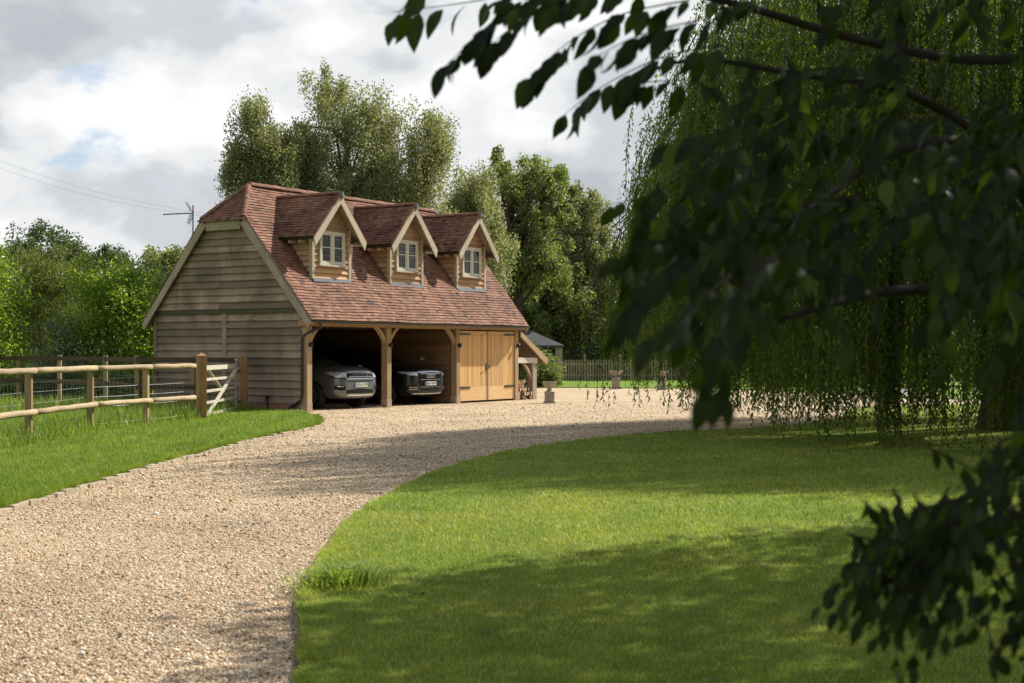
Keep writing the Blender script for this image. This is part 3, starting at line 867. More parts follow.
# --- dormers
def dormer(uc):
    hw, fv = .79, .62
    ez, az, dh = 4.70, 5.90, 1.10                 # eaves, apex, half span of the roof
    sl = (az - ez) / dh
    vb = lambda z: EV + (z - EZ) / MR             # where height z meets the main roof
    fr = MB()
    z0 = rz_front(fv) + .02
    weatherboards(fr, z0, 5.62, .155, lambda z: (uc - min(hw, (az - .10 - z) / sl), uc + min(hw, (az - .10 - z) / sl)), lambda a, z, o: (a, fv - o, z), .042)
    fr.prism([(uc - hw, z0 - .1), (uc + hw, z0 - .1), (uc + hw, az - .1 - hw * sl), (uc, az - .1), (uc - hw, az - .1 - hw * sl)], lambda q, t: (q[0], t, q[1]), fv + .03, fv + .08)
    D = fr.build('dormer', M['board_warm'], barn)
    for s in (-1, 1):
        ck = MB()
        zt = az - .1 - hw * sl + .02
        weatherboards(ck, rz_front(fv) + .04, zt, .155, lambda z: (fv + .05, max(vb(z) + .03, fv + .06)), lambda a, z, o: (uc + s * (hw + o), a, z), .042)
        ck.prism([(fv + .02, rz_front(fv) - .1), (vb(zt) + .1, zt), (fv + .02, zt)], lambda q, t: (t, q[0], q[1]), uc + s * (hw - .08), uc + s * (hw - .03))
        ck.build('cheek', M['board_warm'], D)
        cp = MB(); cp.box(uc + s * hw - .05 + s * .005, uc + s * hw + .05 + s * .005, fv - .05, fv + .055, z0 - .02, zt); cp.build('corner_board', M['trim'], D, bevel=.006)
        # roof slope
        e = [(uc + s * dh, .30, ez), (uc + s * dh, vb(ez) + .05, ez), (uc, vb(az) + .05, az), (uc, .30, az)]
        rs = MB(); slab(rs, e if s > 0 else e[::-1], .07); ro = rs.build('dormer_roof', M['trim_shade'], D)
        o2 = tiles('dormer_tiling', e, D, .10, .165, seed=int(uc * 100) + s + 50)
        # bargeboard
        bb = MB(); wd = .17
        poly = [(uc, az - .015), (uc + s * (dh + .05), ez - .015 - .05 * sl), (uc + s * (dh - .02), ez - .015 - .05 * sl - .22), (uc, az - .015 - .245)]
        bb.prism(poly, lambda q, t: (q[0], t, q[1]), .255, .298); bb.build('bargeboard', M['trim'], D, bevel=.006)
        vg = MB(); vg.prism([(uc, az + .035), (uc + s * (dh + .04), ez + .03 - .04 * sl), (uc + s * (dh + .04), ez - .005 - .04 * sl), (uc, az - .005)], lambda q, t: (q[0], t, q[1]), .262, .303); vg.build('verge_tiles', M['tile'], D)
        # gutter and rafter ends along the dormer eaves
        gt = MB(); half_pipe(gt, (uc + s * (dh + .05), .27, ez - .035), (uc + s * (dh + .05), vb(ez) - .02, ez - .035), .045); gt.build('gutter', M['black'], D)
        sf = MB(); sf.box(min(uc + s * hw, uc + s * (dh - .02)), max(uc + s * hw, uc + s * (dh - .02)), .31, vb(ez) - .05, ez - .10, ez - .075); sf.build('soffit', M['floor_dark'], D)
        for vv in (.42, .80, 1.15):
            rf = MB(); rf.box(min(uc + s * (hw + .03), uc + s * dh), max(uc + s * (hw + .03), uc + s * dh), vv, vv + .05, ez - .17, ez - .102); rf.build('rafter_end', M['trim'], D)
    rd = MB(); ridge_run(rd, (uc, .29, az + .01), (uc, vb(az), az + .01), .075); rd.build('ridge_tiles', M['tile'], D)
    kn = MB(); kn.tube([(uc, .225, az - .06), (uc, .225, az + .07)], [.075, .03], 6); kn.box(uc - .05, uc + .05, .235, .30, az - .14, az + .05); kn.build('apex_block', M['lead'], D)
    # window
    a0, a1, wz0, wz1 = uc - .53, uc + .53, z0 + .38, z0 + 1.30
    wf = MB(); y0, y1 = fv - .075, fv - .005
    def fb(x0, x1, zz0, zz1, ya=y0): wf.box(x0, x1, ya, y1, zz0, zz1, .5)
    fb(a0, a0 + .06, wz0, wz1); fb(a1 - .06, a1, wz0, wz1); fb(a0 + .06, a1 - .06, wz1 - .06, wz1); fb(a0 + .06, a1 - .06, wz0, wz0 + .06); fb(uc - .045, uc + .045, wz0 + .06, wz1 - .06)
    for x0, x1 in ((a0 + .06, uc - .045), (uc + .045, a1 - .06)):
        for (p, q, r_, s_) in ((x0, x0 + .045, wz0 + .06, wz1 - .06), (x1 - .045, x1, wz0 + .06, wz1 - .06), (x0 + .045, x1 - .045, wz0 + .06, wz0 + .105), (x0 + .045, x1 - .045, wz1 - .105, wz1 - .06)):
            wf.box(p, q, y0 + .012, y1, r_, s_, .6)
        zc = (wz0 + wz1) / 2 + .02
        wf.box(x0 + .045, x1 - .045, y0 + .02, y1 - .01, zc - .014, zc + .014, .6)
    wf.build('window_frame', M['white_frame'], D)
    for x0, x1 in ((a0 + .105, uc - .09), (uc + .09, a1 - .105)):
        p = MB(); p.box(x0 - .002, x1 + .002, y1 - .035, y1 - .028, wz0 + .103, wz1 - .103); p.build('window_pane', M['glass'], D)
    si = MB(); si.box(a0 - .07, a1 + .07, fv - .13, fv - .005, wz0 - .05, wz0 - .002); si.build('window_sill', M['trim'], D, bevel=.006)
    # lead apron on the tiles below
    ap = MB(); v1, v2 = fv - .10, fv - .01
    nz = .045
    ap.hexa([(uc - hw - .03, v1, rz_front(v1) + nz), (uc + hw + .03, v1, rz_front(v1) + nz), (uc + hw + .03, v2, rz_front(v2) + nz), (uc - hw - .03, v2, rz_front(v2) + nz),
             (uc - hw - .03, v1, rz_front(v1) + nz + .012), (uc + hw + .03, v1, rz_front(v1) + nz + .012), (uc + hw + .03, v2, rz_front(v2) + nz + .05), (uc - hw - .03, v2, rz_front(v2) + nz + .05)])
    ap.build('lead_flashing', M['lead'], D)
    return D
for uc in (1.74, 5.24, 8.72): dormer(uc)
# --- lean-to log store on the right end
lt = MB(); za, zb = 2.25, 1.33
ua, ub = 10.66, 12.42; vd = 2.6; vf = -.02
slab(lt, [(ua, vf, za), (ub, vf, zb), (ub, vd, zb), (ua, vd, za)], .09)
lr = lt.build('lean_to_roof', M['floor_dark'], barn)
tiles('lean_to_tiling', [(ub, vf, zb), (ub, vd, zb), (ua, vd, za), (ua, vf, za)], lr, seed=9)
m = MB(); m.prism([(ua, za - .0), (ub + .03, zb - .01), (ub - .08, zb - .19), (ua, za - .18)], lambda q, t: (q[0], t, q[1]), vf - .06, vf - .01); m.build('lean_to_bargeboard', M['oak'], barn, bevel=.008)
m = MB(); m.box(11.58, 11.84, .02, .22, 0, 1.20); m.build('lean_to_post', M['grey_oak'], barn, bevel=.012)
m = MB(); m.box(11.33, 11.55, 2.3, 2.5, 0, 1.6); m.build('lean_to_post', M['grey_oak'], barn, bevel=.012)
m = MB(); m.box(10.66, 11.90, .03, .20, 1.20, 1.38); m.build('tie_beam', M['silver_beam'], barn, bevel=.01)
brace(11.58, -1, barn, .06, .15, 1.20, .42, .14)
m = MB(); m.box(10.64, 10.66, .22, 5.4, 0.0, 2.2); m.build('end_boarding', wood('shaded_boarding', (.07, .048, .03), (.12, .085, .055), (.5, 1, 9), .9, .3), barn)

# --- tv aerial
ap_ = at(193, 213, 40.5)
aer = thing('tv_aerial', 'grey television aerial on a thin pole behind the garage roof', 'aerial', (ap_[0], ap_[1], 3.55))
h0 = ap_[2] - 3.55
m = MB(); m.tube([(0, 0, 0), (0, 0, h0 + .22)], .02, 8); m.build('pole', M['alu'], aer)
bd = Vector((-1, .12, -.035)).normalized()
m = MB(); c0 = Vector((.03, 0, h0)); m.tube([c0, c0 + bd * .92], .014, 6)
for i in range(9):
    p = c0 + bd * (.18 + i * .085); m.tube([p + Vector((.1, .85, 0)) * .11, p - Vector((.1, .85, 0)) * .11], .006, 5); m.box(p.x - .014, p.x + .014, p.y - .014, p.y + .014, p.z - .022, p.z + .022)
m.build('boom', M['alu'], aer)
for s in (-1, 1):
    m = MB()
    for dy in (-.18, -.06, .06, .18):
        m.tube([c0 + Vector((-.06, dy, s * .02)), c0 + Vector((-.22 if s > 0 else -.16, dy, s * .32))], .008, 5)
    m.tube([c0 + Vector((-.14 if s > 0 else -.11, -.2, s * .18)), c0 + Vector((-.14 if s > 0 else -.11, .2, s * .18))], .008, 5)
    m.build('reflector', M['alu'], aer)
# overhead cables
for k, (ya, yb) in enumerate(((157, 211), (166, 214))):
    pa, pb = at(-60, ya - 20, 46), at(215, yb + 4, 47)
    pts = [Vector(pa) * (1 - t) + Vector(pb) * t - Vector((0, 0, .35 * math.sin(math.pi * t))) for t in np.linspace(0, 1, 9)]
    tag(MB().tube(pts, .0035, 5).build('overhead_cable', M['galv']), ('upper' if k == 0 else 'lower') + ' thin overhead cable crossing the sky left of the garage roof', 'cable', 'cables left of the roof')

# --- firewood under the lean-to: every log a thing
def log_mesh(r, l):
    m = MB(); n = 9
    pts = [(math.cos(2 * math.pi * k / n) * r * random.uniform(.8, 1.1), math.sin(2 * math.pi * k / n) * r * random.uniform(.8, 1.1)) for k in range(n)]
    if random.random() < .6: pts = [p for p in pts if p[1] > -r * .25] + [(r * .1, -r * .45)]
    m.prism(pts, lambda q, t: (q[0], t, q[1]), 0, l)
    o = m.build('firewood_log', M['log_bark'])
    o.data.materials.append(M['log_end'])
    o.data.polygons[0].material_index = 1; o.data.polygons[1].material_index = 1
    return o
random.seed(21)
row = 0; z = .075; cnt = 0
protos = [log_mesh(random.uniform(.062, .085), .34) for _ in range(5)]
slots = []
while z < .60:
    uu = 10.76 + (.06 if row % 2 else 0)
    top = .72 - .30 * 0
    while uu < 11.50:
        if not (z > .40 and uu > 11.2): slots.append((uu, z))
        uu += .135
    z += .125; row += 1
for i, (uu, z) in enumerate(slots):
    if i < 5: o = protos[i]
    else:
        o = protos[i % 5].copy(); COL.objects.link(o)
    o.location = tuple(loc(uu + random.uniform(-.012, .012), .06 + random.uniform(-.05, .08), z)); o.rotation_euler = (random.uniform(-.12, .12), random.uniform(0, 6.28), YAW + random.uniform(-.45, .45))
    tag(o, 'split firewood log in the stack under the lean-to', 'log', 'split logs stacked under the lean-to')
# second, loose pile in front of the post
# ================================================================== CARS
def eval_mesh(o):
    dg = bpy.context.evaluated_depsgraph_get(); dg.update()
    return bpy.data.meshes.new_from_object(o.evaluated_get(dg))
def car(name, label, location, rz, spec):
    root = thing(name, label, 'car', location, rz, 'cars parked in the open bays')
    # stations: x, half width, z bottom, z belt (shoulder), half width of the top, z top
    ST = spec['st']
    rings = []
    for (x, w, zb, zs, wt, zt) in ST:
        half = [(0, zb), (w * .7, zb), (w * .95, zb + .07), (w, zb + (zs - zb) * .45), (w * .995, zs - .10), (w * .955, zs), (wt, zt - .05 if zt - zs > .2 else zs + (zt - zs) * .6), (wt * .78, zt), (0, zt + .012)]
        ring = half + [(-y, z) for y, z in half[-2:0:-1]]
        rings.append([(x, y, z) for y, z in ring])
    n = len(rings[0]); vs = [p for r in rings for p in r]; fs = []; glass = []
    for i in range(len(rings) - 1):
        for k in range(n):
            a = i * n + k; b = i * n + (k + 1) % n
            fs.append((a, b, b + n, a + n))
            kk = k if k < n // 2 else n - 1 - k
            glass.append(kk == 5 and spec['g0'] <= i < spec['g1'] or kk in (6, 7) and i == spec['ws'])
    fs.append(tuple(range(n - 1, -1, -1))); fs.append(tuple(range((len(rings) - 1) * n, len(rings) * n))); glass += [False, False]
    me = bpy.data.meshes.new('body'); me.from_pydata(vs, [], fs)
    me.materials.append(M[spec['paint']]); me.materials.append(M['glass'])
    me.polygons.foreach_set('material_index', [1 if g_ else 0 for g_ in glass])
    tmp = bpy.data.objects.new('tmp', me); COL.objects.link(tmp)
    sm = tmp.modifiers.new('s', 'SUBSURF'); sm.levels = 2; sm.render_levels = 2
    cutters = []
    for ax_ in spec['axles']:
        c = MB(); c.tube([(ax_, -1.2, spec['wr']), (ax_, 1.2, spec['wr'])], spec['wr'] + .055, 28)
        co = c.build('cut', None); co.data.materials.append(M['grille']); cutters.append(co)
        bo = tmp.modifiers.new('b', 'BOOLEAN'); bo.object = co; bo.operation = 'DIFFERENCE'; bo.solver = 'EXACT'
    full = eval_mesh(tmp)
    for o in cutters + [tmp]: bpy.data.objects.remove(o)
    bm = bmesh.new(); bm.from_mesh(full); bmesh.ops.recalc_face_normals(bm, faces=bm.faces)
    tree = BVHTree.FromBMesh(bm)
    bg_ = bm.copy()
    bmesh.ops.delete(bg_, geom=[f for f in bg_.faces if f.material_index != 1], context='FACES')
    bmesh.ops.delete(bm, geom=[f for f in bm.faces if f.material_index == 1], context='FACES')
    def fin(b, nm, mats):
        m_ = bpy.data.meshes.new(nm); b.to_mesh(m_); b.free()
        for x in mats: m_.materials.append(x)
        for p in m_.polygons:
            p.use_smooth = True
            if nm != 'body': p.material_index = 0
            elif p.material_index > 1: p.material_index = 1
        return link(nm, m_, None, root)
    body = fin(bm, 'body', [M[spec['paint']], M['grille']])
    fin(bg_, 'window_glass', [M['glass']])
    def hit(y, z, off):
        r = tree.ray_cast(Vector((2, y, z)), Vector((-1, 0, 0)))
        if r[0] is None: return Vector((-.6, y, z))
        p = r[0] + r[1] * off if r[1].x > 0 else r[0] - r[1] * off
        return p
    def patch(nm, poly, off, mat, parent=body, thick=.004, nx=10):
        """poly: left edge z0..z1 and right edge z0..z1 -> ((y0,za,zb),(y1,zc,zd),...) columns; laid on the nose"""
        cols = []
        for (c0, c1) in zip(poly[:-1], poly[1:]):
            for k in range(nx): t = k / nx; cols.append(tuple(c0[i] * (1 - t) + c1[i] * t for i in range(3)))
        cols.append(poly[-1])
        nz = 6; vs = []; fs = []
        for (y, z0, z1) in cols:
            for j in range(nz + 1): vs.append(hit(y, z0 + (z1 - z0) * j / nz, off))
        base = len(vs)
        for (y, z0, z1) in cols:
            for j in range(nz + 1): vs.append(hit(y, z0 + (z1 - z0) * j / nz, off - thick - .01))
        m_ = nz + 1
        for i in range(len(cols) - 1):
            for j in range(nz):
                a = i * m_ + j; fs.append((a, a + m_, a + m_ + 1, a + 1))
        for i in range(len(cols) - 1):
            for a, b in ((i * m_, (i + 1) * m_), (i * m_ + nz, (i + 1) * m_ + nz)): fs.append((a, b, b + base, a + base))
        for j in range(nz):
            for i in (0, (len(cols) - 1) * m_): fs.append((i + j, i + j + 1, i + j + 1 + base, i + j + base))
        return MB().add(vs, fs, .5).build(nm, mat, parent, smooth=False)
    # wheels
    for ax_ in spec['axles']:
        for s in (-1, 1):
            y = s * (spec['hw'] - .13); wr = spec['wr']
            w = MB()
            prof = [(-.11, wr * .66), (-.115, wr * .9), (-.09, wr * .985), (0, wr), (.09, wr * .985), (.115, wr * .9), (.11, wr * .66)]
            nn = 28; vs = []; fs = []
            for (yy, r_) in prof:
                for k in range(nn): a = 2 * math.pi * k / nn; vs.append((ax_ + r_ * math.cos(a), y + yy, wr + r_ * math.sin(a)))
            for i in range(len(prof)):
                j = (i + 1) % len(prof)
                for k in range(nn): fs.append((i * nn + k, i * nn + (k + 1) % nn, j * nn + (k + 1) % nn, j * nn + k))
            w.add(vs, fs); wo = w.build('wheel', M['tyre'], root, smooth=True)
            r = MB(); r.tube([(ax_, y + s * .03, wr), (ax_, y + s * .10, wr)], .07, 12)
            for k in range(5):
                a = 2 * math.pi * k / 5
                r.bar((ax_ + .05 * math.cos(a), y + s * .085, wr + .05 * math.sin(a)), (ax_ + wr * .66 * math.cos(a), y + s * .095, wr + wr * .66 * math.sin(a)), .07, .03, (0, 1, 0))
            r.tube([(ax_, y - s * .08, wr), (ax_, y + s * .02, wr)], wr * .6, 20)
            r.build('rim', M['rim'], wo)
    for s in (-1, 1):
        m_ = MB(); xm = spec['mirror']
        m_.hexa([(xm, s * spec['hw'] * .93, 1.04), (xm - .10, s * spec['hw'] * .93, 1.05), (xm - .14, s * (spec['hw'] + .16), 1.05), (xm - .02, s * (spec['hw'] + .16), 1.04), (xm - .02, s * spec['hw'] * .95, 1.18), (xm - .10, s * spec['hw'] * .95, 1.18), (xm - .13, s * (spec['hw'] + .14), 1.20), (xm - .04, s * (spec['hw'] + .14), 1.20)])
        m_.build('wing_mirror', M[spec['paint']], root, bevel=.02)
    return root, patch, hit, body
def plate(root, patch, hit, z, text, body, ctr=0):
    y0 = -.26
    x = max(hit(yy, z + dz, .012)[0] for yy in (-.2, 0, .2) for dz in (-.05, 0, .05)) + .004
    p = MB(); p.box(x, x + .012, -.26, .26, z - .056, z + .056); po = p.build('number_plate', M['plate'], root)
    p = MB(); p.box(x + .0125, x + .014, -.26, -.215, z - .056, z + .056); p.build('plate_band', M['plate_blue'], po)
    cu = bpy.data.curves.new('plate_text', 'FONT'); cu.body = text; cu.size = .105; cu.align_x = 'CENTER'; cu.align_y = 'CENTER'; cu.extrude = .0008; cu.offset = .002
    to = bpy.data.objects.new('t', cu); COL.objects.link(to)
    me = eval_mesh(to); bpy.data.objects.remove(to)
    me.materials.clear()
    t = link('plate_characters', me, M['ink'], po)
    t.rotation_euler = (R(90), 0, R(90)); t.location = (x + .0135, .02, z)
hx = YAW - math.pi / 2
HEAD_ANG = hx                      # heading of the bays (out of the building)
# grey SUV
sp = dict(paint='car_grey', hw=.95, wr=.365, axles=(-.92, -3.66), g0=5, g1=9, ws=5, mirror=-1.75, st=[
    (.05, .46, .36, .78, .38, .93), (.015, .66, .31, .88, .52, 1.05), (-.09, .80, .28, .95, .62, 1.12), (-.32, .90, .26, 1.01, .69, 1.165), (-.9, .95, .26, 1.06, .76, 1.20), (-1.42, .95, .26, 1.09, .74, 1.25),
    (-2.15, .95, .26, 1.11, .60, 1.68), (-2.9, .95, .26, 1.11, .62, 1.715), (-3.8, .95, .27, 1.10, .60, 1.68), (-4.35, .93, .30, 1.10, .56, 1.50), (-4.52, .90, .34, 1.02, .60, 1.10), (-4.58, .80, .40, .90, .55, .98)])
pos = loc(2.38, .12)
c1, patch, hit, body = car('parked_car', 'metallic grey SUV parked nose out in the left open bay', tuple(pos), HEAD_ANG + R(-5), sp)
patch('grille', [(-.52, .86, .98), (0, .855, .995), (.52, .86, .98)], .010, M['grille'])
for zz in (.885,): patch('grille_bar', [(-.46, zz - .005, zz + .005), (.46, zz - .005, zz + .005)], .016, M['chrome'])
patch('bonnet_trim', [(-.52, .83, .845), (0, .825, .84), (.52, .83, .845)], .012, M['chrome'])
for s in (-1, 1):
    hl = [(s * .53, .86, .99), (s * .66, .855, 1.01), (s * .79, .875, 1.02), (s * .855, .94, 1.015)]
    patch('headlight', hl, .010, M['lamp_glass'])
    patch('lamp_surround', [(s * .53, .835, .855), (s * .79, .845, .872), (s * .86, .91, .93)], .011, M['grille'])
    patch('fog_lamp_recess', [(s * .58, .53, .65), (s * .70, .52, .67), (s * .82, .55, .66)], .010, M['grille'])
    patch('fog_lamp', [(s * .63, .62, .64), (s * .78, .62, .645)], .016, M['chrome'])
patch('lower_intake', [(-.54, .44, .53), (0, .43, .56), (.54, .44, .53)], .008, M['grille'])
patch('upper_intake', [(-.50, .755, .785), (.50, .755, .785)], .008, M['grille'])
patch('skid_plate', [(-.50, .37, .405), (0, .36, .40), (.50, .37, .405)], .010, M['chrome'])
bz = hit(.24, .925, .02); m = MB(); m.tube([(bz[0] - .01, .24, .925), (bz[0] + .008, .24, .925)], .036, 14); m.build('badge', plain('green_badge', (.02, .12, .06), .4), c1)
plate(c1, patch, hit, .665, 'OE16 XYP', body)
# black SUV
sp = dict(paint='car_black', hw=.98, wr=.375, axles=(-.95, -3.95), g0=5, g1=9, ws=5, mirror=-1.80, st=[
    (.05, .52, .34, .80, .42, .93), (.01, .71, .29, .90, .55, 1.04), (-.10, .85, .26, .96, .65, 1.10), (-.36, .935, .25, 1.02, .72, 1.145), (-1.0, .98, .25, 1.07, .78, 1.18), (-1.5, .98, .25, 1.10, .76, 1.23),
    (-2.35, .98, .25, 1.06, .62, 1.66), (-3.2, .98, .25, 1.07, .64, 1.72), (-4.2, .98, .26, 1.09, .62, 1.66), (-4.80, .95, .30, 1.08, .58, 1.42), (-5.0, .92, .34, 1.0, .62, 1.08), (-5.06, .82, .40, .90, .56, .96)])
pos = loc(5.92, .25)
c2, patch, hit, body = car('parked_car', 'black SUV with a tall slatted grille parked in the middle open bay', tuple(pos), HEAD_ANG + R(-5), sp)
patch('grille', [(-.52, .66, .96), (-.40, .42, .975), (.40, .42, .975), (.52, .66, .96)], .010, M['grille'])
patch('grille_bar', [(-.53, .955, .972), (0, .968, .985), (.53, .955, .972)], .018, M['chrome'])
for zz in (.53, .75, .92): patch('grille_bar', [(-.44, zz - .004, zz + .004), (.44, zz - .004, zz + .004)], .016, M['chrome'])
for s in (-1, 1):
    patch('headlight', [(s * .55, .87, .965), (s * .72, .875, .985), (s * .84, .91, .985), (s * .90, .94, .98)], .010, M['lamp_glass'])
    patch('side_intake', [(s * .56, .42, .58), (s * .72, .43, .60), (s * .84, .46, .58)], .008, M['grille'])
    for zz in (.47, .53): patch('intake_bar', [(s * .57, zz - .004, zz + .006), (s * .80, zz - .004, zz + .006)], .016, M['chrome'])
patch('lower_lip', [(-.70, .335, .352), (0, .325, .345), (.70, .335, .352)], .012, M['chrome'])
for k in range(4):
    yy = -.135 + k * .09; x = hit(yy, .858, .03)[0] + .006
    m = MB(); vs = []; fs = []; nn, kk = 20, 6
    for i in range(nn):
        a = 2 * math.pi * i / nn
        for j in range(kk):
            b_ = 2 * math.pi * j / kk; rr = .055 + .007 * math.cos(b_)
            vs.append((x + .006 * math.sin(b_), yy + rr * math.cos(a), .858 + rr * math.sin(a)))
    for i in range(nn):
        for j in range(kk): fs.append((i * kk + j, ((i + 1) % nn) * kk + j, ((i + 1) % nn) * kk + (j + 1) % kk, i * kk + (j + 1) % kk))
    m.add(vs, fs); m.build('badge_ring', M['chrome'], c2, smooth=True)
plate(c2, patch, hit, .635, 'RJ66 WXV', body)

# ================================================================== FENCES AND GATE
fp = [(-8.60, 18.3), (-8.30, 22.0), (-8.28, 24.6), (-8.28, 28.2), (-7.72, 30.3), (-7.25, 32.35)]
fence = thing('rail_fence', 'rustic fence of two rounded rails on square posts along the verge', 'fence', (fp[2][0], fp[2][1], 0))
F0 = np.array([fp[2][0], fp[2][1], 0])
def rel(p, base): return tuple(np.array(p, float) - base)
for i, (x, y) in enumerate(fp):
    t = (np.array(fp[min(i + 1, 5)]) - np.array(fp[max(i - 1, 0)])); an = math.atan2(t[1], t[0])
    px, py = x - .09 * math.sin(an) * 0 - .08, y + .0
    w = MB(); c, s = math.cos(an + .15), math.sin(an + .15); hw_ = .058
    base = [(px + c * a - s * b, py + s * a + c * b) for a, b in ((-hw_, -hw_), (hw_, -hw_), (hw_, hw_), (-hw_, hw_))]
    w.hexa([rel((bx, by, -.1), F0) for bx, by in base] + [rel((bx, by, 1.22), F0) for bx, by in base])
    if i < 5: w.build('fence_post', M['post'], fence, bevel=.008)
for hgt in (1.26, .545):
    for i in range(5):
        a = np.array([*fp[i], hgt]); bq = np.array([*fp[i + 1], hgt]); d = (bq - a) / np.linalg.norm(bq - a)
        off = np.array([.03, 0, 0])
        pts = []; rr = []
        for k in range(7):
            t = k / 6
            pts.append(rel(a + (bq - a) * t + off + np.array([0, 0, random.uniform(-.008, .008) if 0 < k < 6 else 0]), F0)); rr.append(.055 * (random.uniform(.95, 1.06) if 0 < k < 6 else 1))
        MB().tube(pts, rr, 12).build('rail', M['rail'], fence, smooth=True)
nw = MB()
for i in range(5):
    a = np.array([*fp[i], 0.]); bq = np.array([*fp[i + 1], 0.]); off = np.array([-.15, 0, 0]); n = int(np.linalg.norm(bq - a) / .16)
    for zz in (.14, .30, .48, .68, .88, 1.05): nw.tube([rel(a + off + [0, 0, zz], F0), rel((a + bq) / 2 + off + [0, 0, zz - .008], F0), rel(bq + off + [0, 0, zz], F0)], .003, 4)
    for k in range(n):
        p = a + (bq - a) * k / n + off; nw.tube([rel(p + [0, 0, .12], F0), rel(p + [0, 0, 1.05], F0)], .0016, 4)
nw.build('wire_netting', M['galv'], fence)
def gatepost(p, h, label, rot):
    t = thing('gate_post', label, 'gate post', (p[0], p[1], 0), rot, 'gate posts')
    m = MB(); m.box(-.10, .10, -.10, .10, -.1, h - .05); m.build('shaft', M['gatepost'], t, bevel=.008)
    m = MB(); m.add([(-.105, -.105, h - .05), (.105, -.105, h - .05), (.105, .105, h - .05), (-.105, .105, h - .05), (0, 0, h + .025), (-.105, -.105, h - .065), (.105, -.105, h - .065), (.105, .105, h - .065), (-.105, .105, h - .065)],
                    [(0, 1, 4), (1, 2, 4), (2, 3, 4), (3, 0, 4), (5, 6, 1, 0), (6, 7, 2, 1), (7, 8, 3, 2), (8, 5, 0, 3), (8, 7, 6, 5)]); m.build('cap', M['gatepost'], t)
gatepost((-7.12, 32.6), 1.54, 'brown square gate post joining the end of the rail fence', R(28))
gatepost((-7.13, 37.75), 1.50, 'brown square gate post near the corner of the garage gable', R(8))
ga, gb = np.array([-7.16, 32.9]), np.array([-7.22, 37.3])
gang = math.atan2(gb[1] - ga[1], gb[0] - ga[0]); gl = float(np.linalg.norm(gb - ga))
gate = thing('field_gate', 'pale five barred wooden gate with crossed braces between two brown posts', 'gate', (ga[0], ga[1], 0), gang)
for zz, th in ((1.18, .12), (.905, .075), (.63, .075), (.36, .075), (.08, .085)):
    m = MB(); m.box(.06, gl - .05, -.018, .018, zz - th / 2 + .03, zz + th / 2 + .02); m.build('bar', M['gate'], gate, bevel=.004)
m = MB(); m.box(gl - .09, gl, -.035, .035, .02, 1.36); m.build('stile', M['grey_oak'], gate, bevel=.004)
m = MB(); m.tube([(gl - .045, 0, 1.36), (gl - .045, 0, 1.40)], .05, 8); m.build('stile_cap', M['gate'], gate)
m = MB(); m.box(0, .09, -.035, .035, .02, 1.28); m.build('stile', M['gate'], gate, bevel=.004)
m = MB(); m.bar((gl - .12, -.03, 1.18), (gl * .12, -.03, .12), .02, .085, (0, 1, 0)); m.build('brace', M['gate'], gate)
m = MB(); m.bar((gl - .12, .03, .10), (gl * .15, .03, 1.18), .02, .085, (0, 1, 0)); m.build('brace', M['gate'], gate)
m = MB(); m.box(gl - .02, gl + .35, -.02, .02, 1.05, 1.10); m.box(gl - .02, gl + .35, -.02, .02, .25, .30); m.build('hinge', M['black'], gate)
# paddock fence at the back
bp = [(-7.35, 37.95), (-8.7, 38.75), (-10.45, 39.65), (-12.35, 43.2), (-14.7, 46.2), (-16.55, 47.7), (-19.6, 49.2), (-23, 50.5)]
pf = thing('paddock_fence', 'dark brown post and rail fence with wire netting before the hedge', 'fence', (bp[3][0], bp[3][1], 0))
B0 = np.array([bp[3][0], bp[3][1], 0])
for x, y in bp[1:]:
    m = MB(); m.box(x - .06 - B0[0], x + .06 - B0[0], y - .06 - B0[1], y + .06 - B0[1], -.1, 1.47); m.build('fence_post', M['post'], pf, bevel=.008)
for zz in (1.36, .62):
    for a, bq in zip(bp[:-1], bp[1:]): MB().bar(rel((a[0], a[1] - .08, zz), B0), rel((bq[0], bq[1] - .08, zz), B0), .04, .13).build('rail', M['dark_rail'], pf)
nw = MB()
for a, bq in zip(bp[:-1], bp[1:]):
    a = np.array([*a, 0.]); bq = np.array([*bq, 0.]); n = int(np.linalg.norm(bq - a) / .15)
    for zz in (.15, .4, .65, .9, 1.15): nw.tube([rel(a + [0, -.11, zz], B0), rel(bq + [0, -.11, zz], B0)], .002, 4)
    for k in range(n):
        p = a + (bq - a) * k / n; nw.tube([rel(p + [0, -.11, .1], B0), rel(p + [0, -.11, 1.3], B0)], .0013, 4)
nw.build('wire_netting', M['galv'], pf)
# picket fence beyond the yard
pk = thing('picket_fence', 'weathered picket fence behind the far strip of lawn', 'fence', (2.0, 75, 0))
npan = 9
for i in range(npan + 1):
    x = i * 1.85; m = MB(); m.box(x - .07, x + .07, -.07, .07, 0, 1.34); m.add([(x - .08, -.08, 1.34), (x + .08, -.08, 1.34), (x + .08, .08, 1.34), (x - .08, .08, 1.34), (x, 0, 1.44)], [(0, 1, 4), (1, 2, 4), (2, 3, 4), (3, 0, 4), (3, 2, 1, 0)]); m.build('fence_post', M['picket'], pk)
    if i < npan:
        m = MB()
        for k in range(12):
            a = x + .10 + k * .140; hh = 1.16 + random.uniform(-.02, .02)
            m.prism([(a, .06), (a + .085, .06), (a + .085, hh - .06), (a + .0425, hh), (a, hh - .06)], lambda q, t: (q[0], t, q[1]), -.055, -.032)
        m.build('picket_panel', M['picket'], pk)
        m = MB(); m.box(x + .07, x + 1.78, -.031, .02, .28, .37); m.box(x + .07, x + 1.78, -.031, .02, .86, .95); m.build('rail', M['picket'], pk)

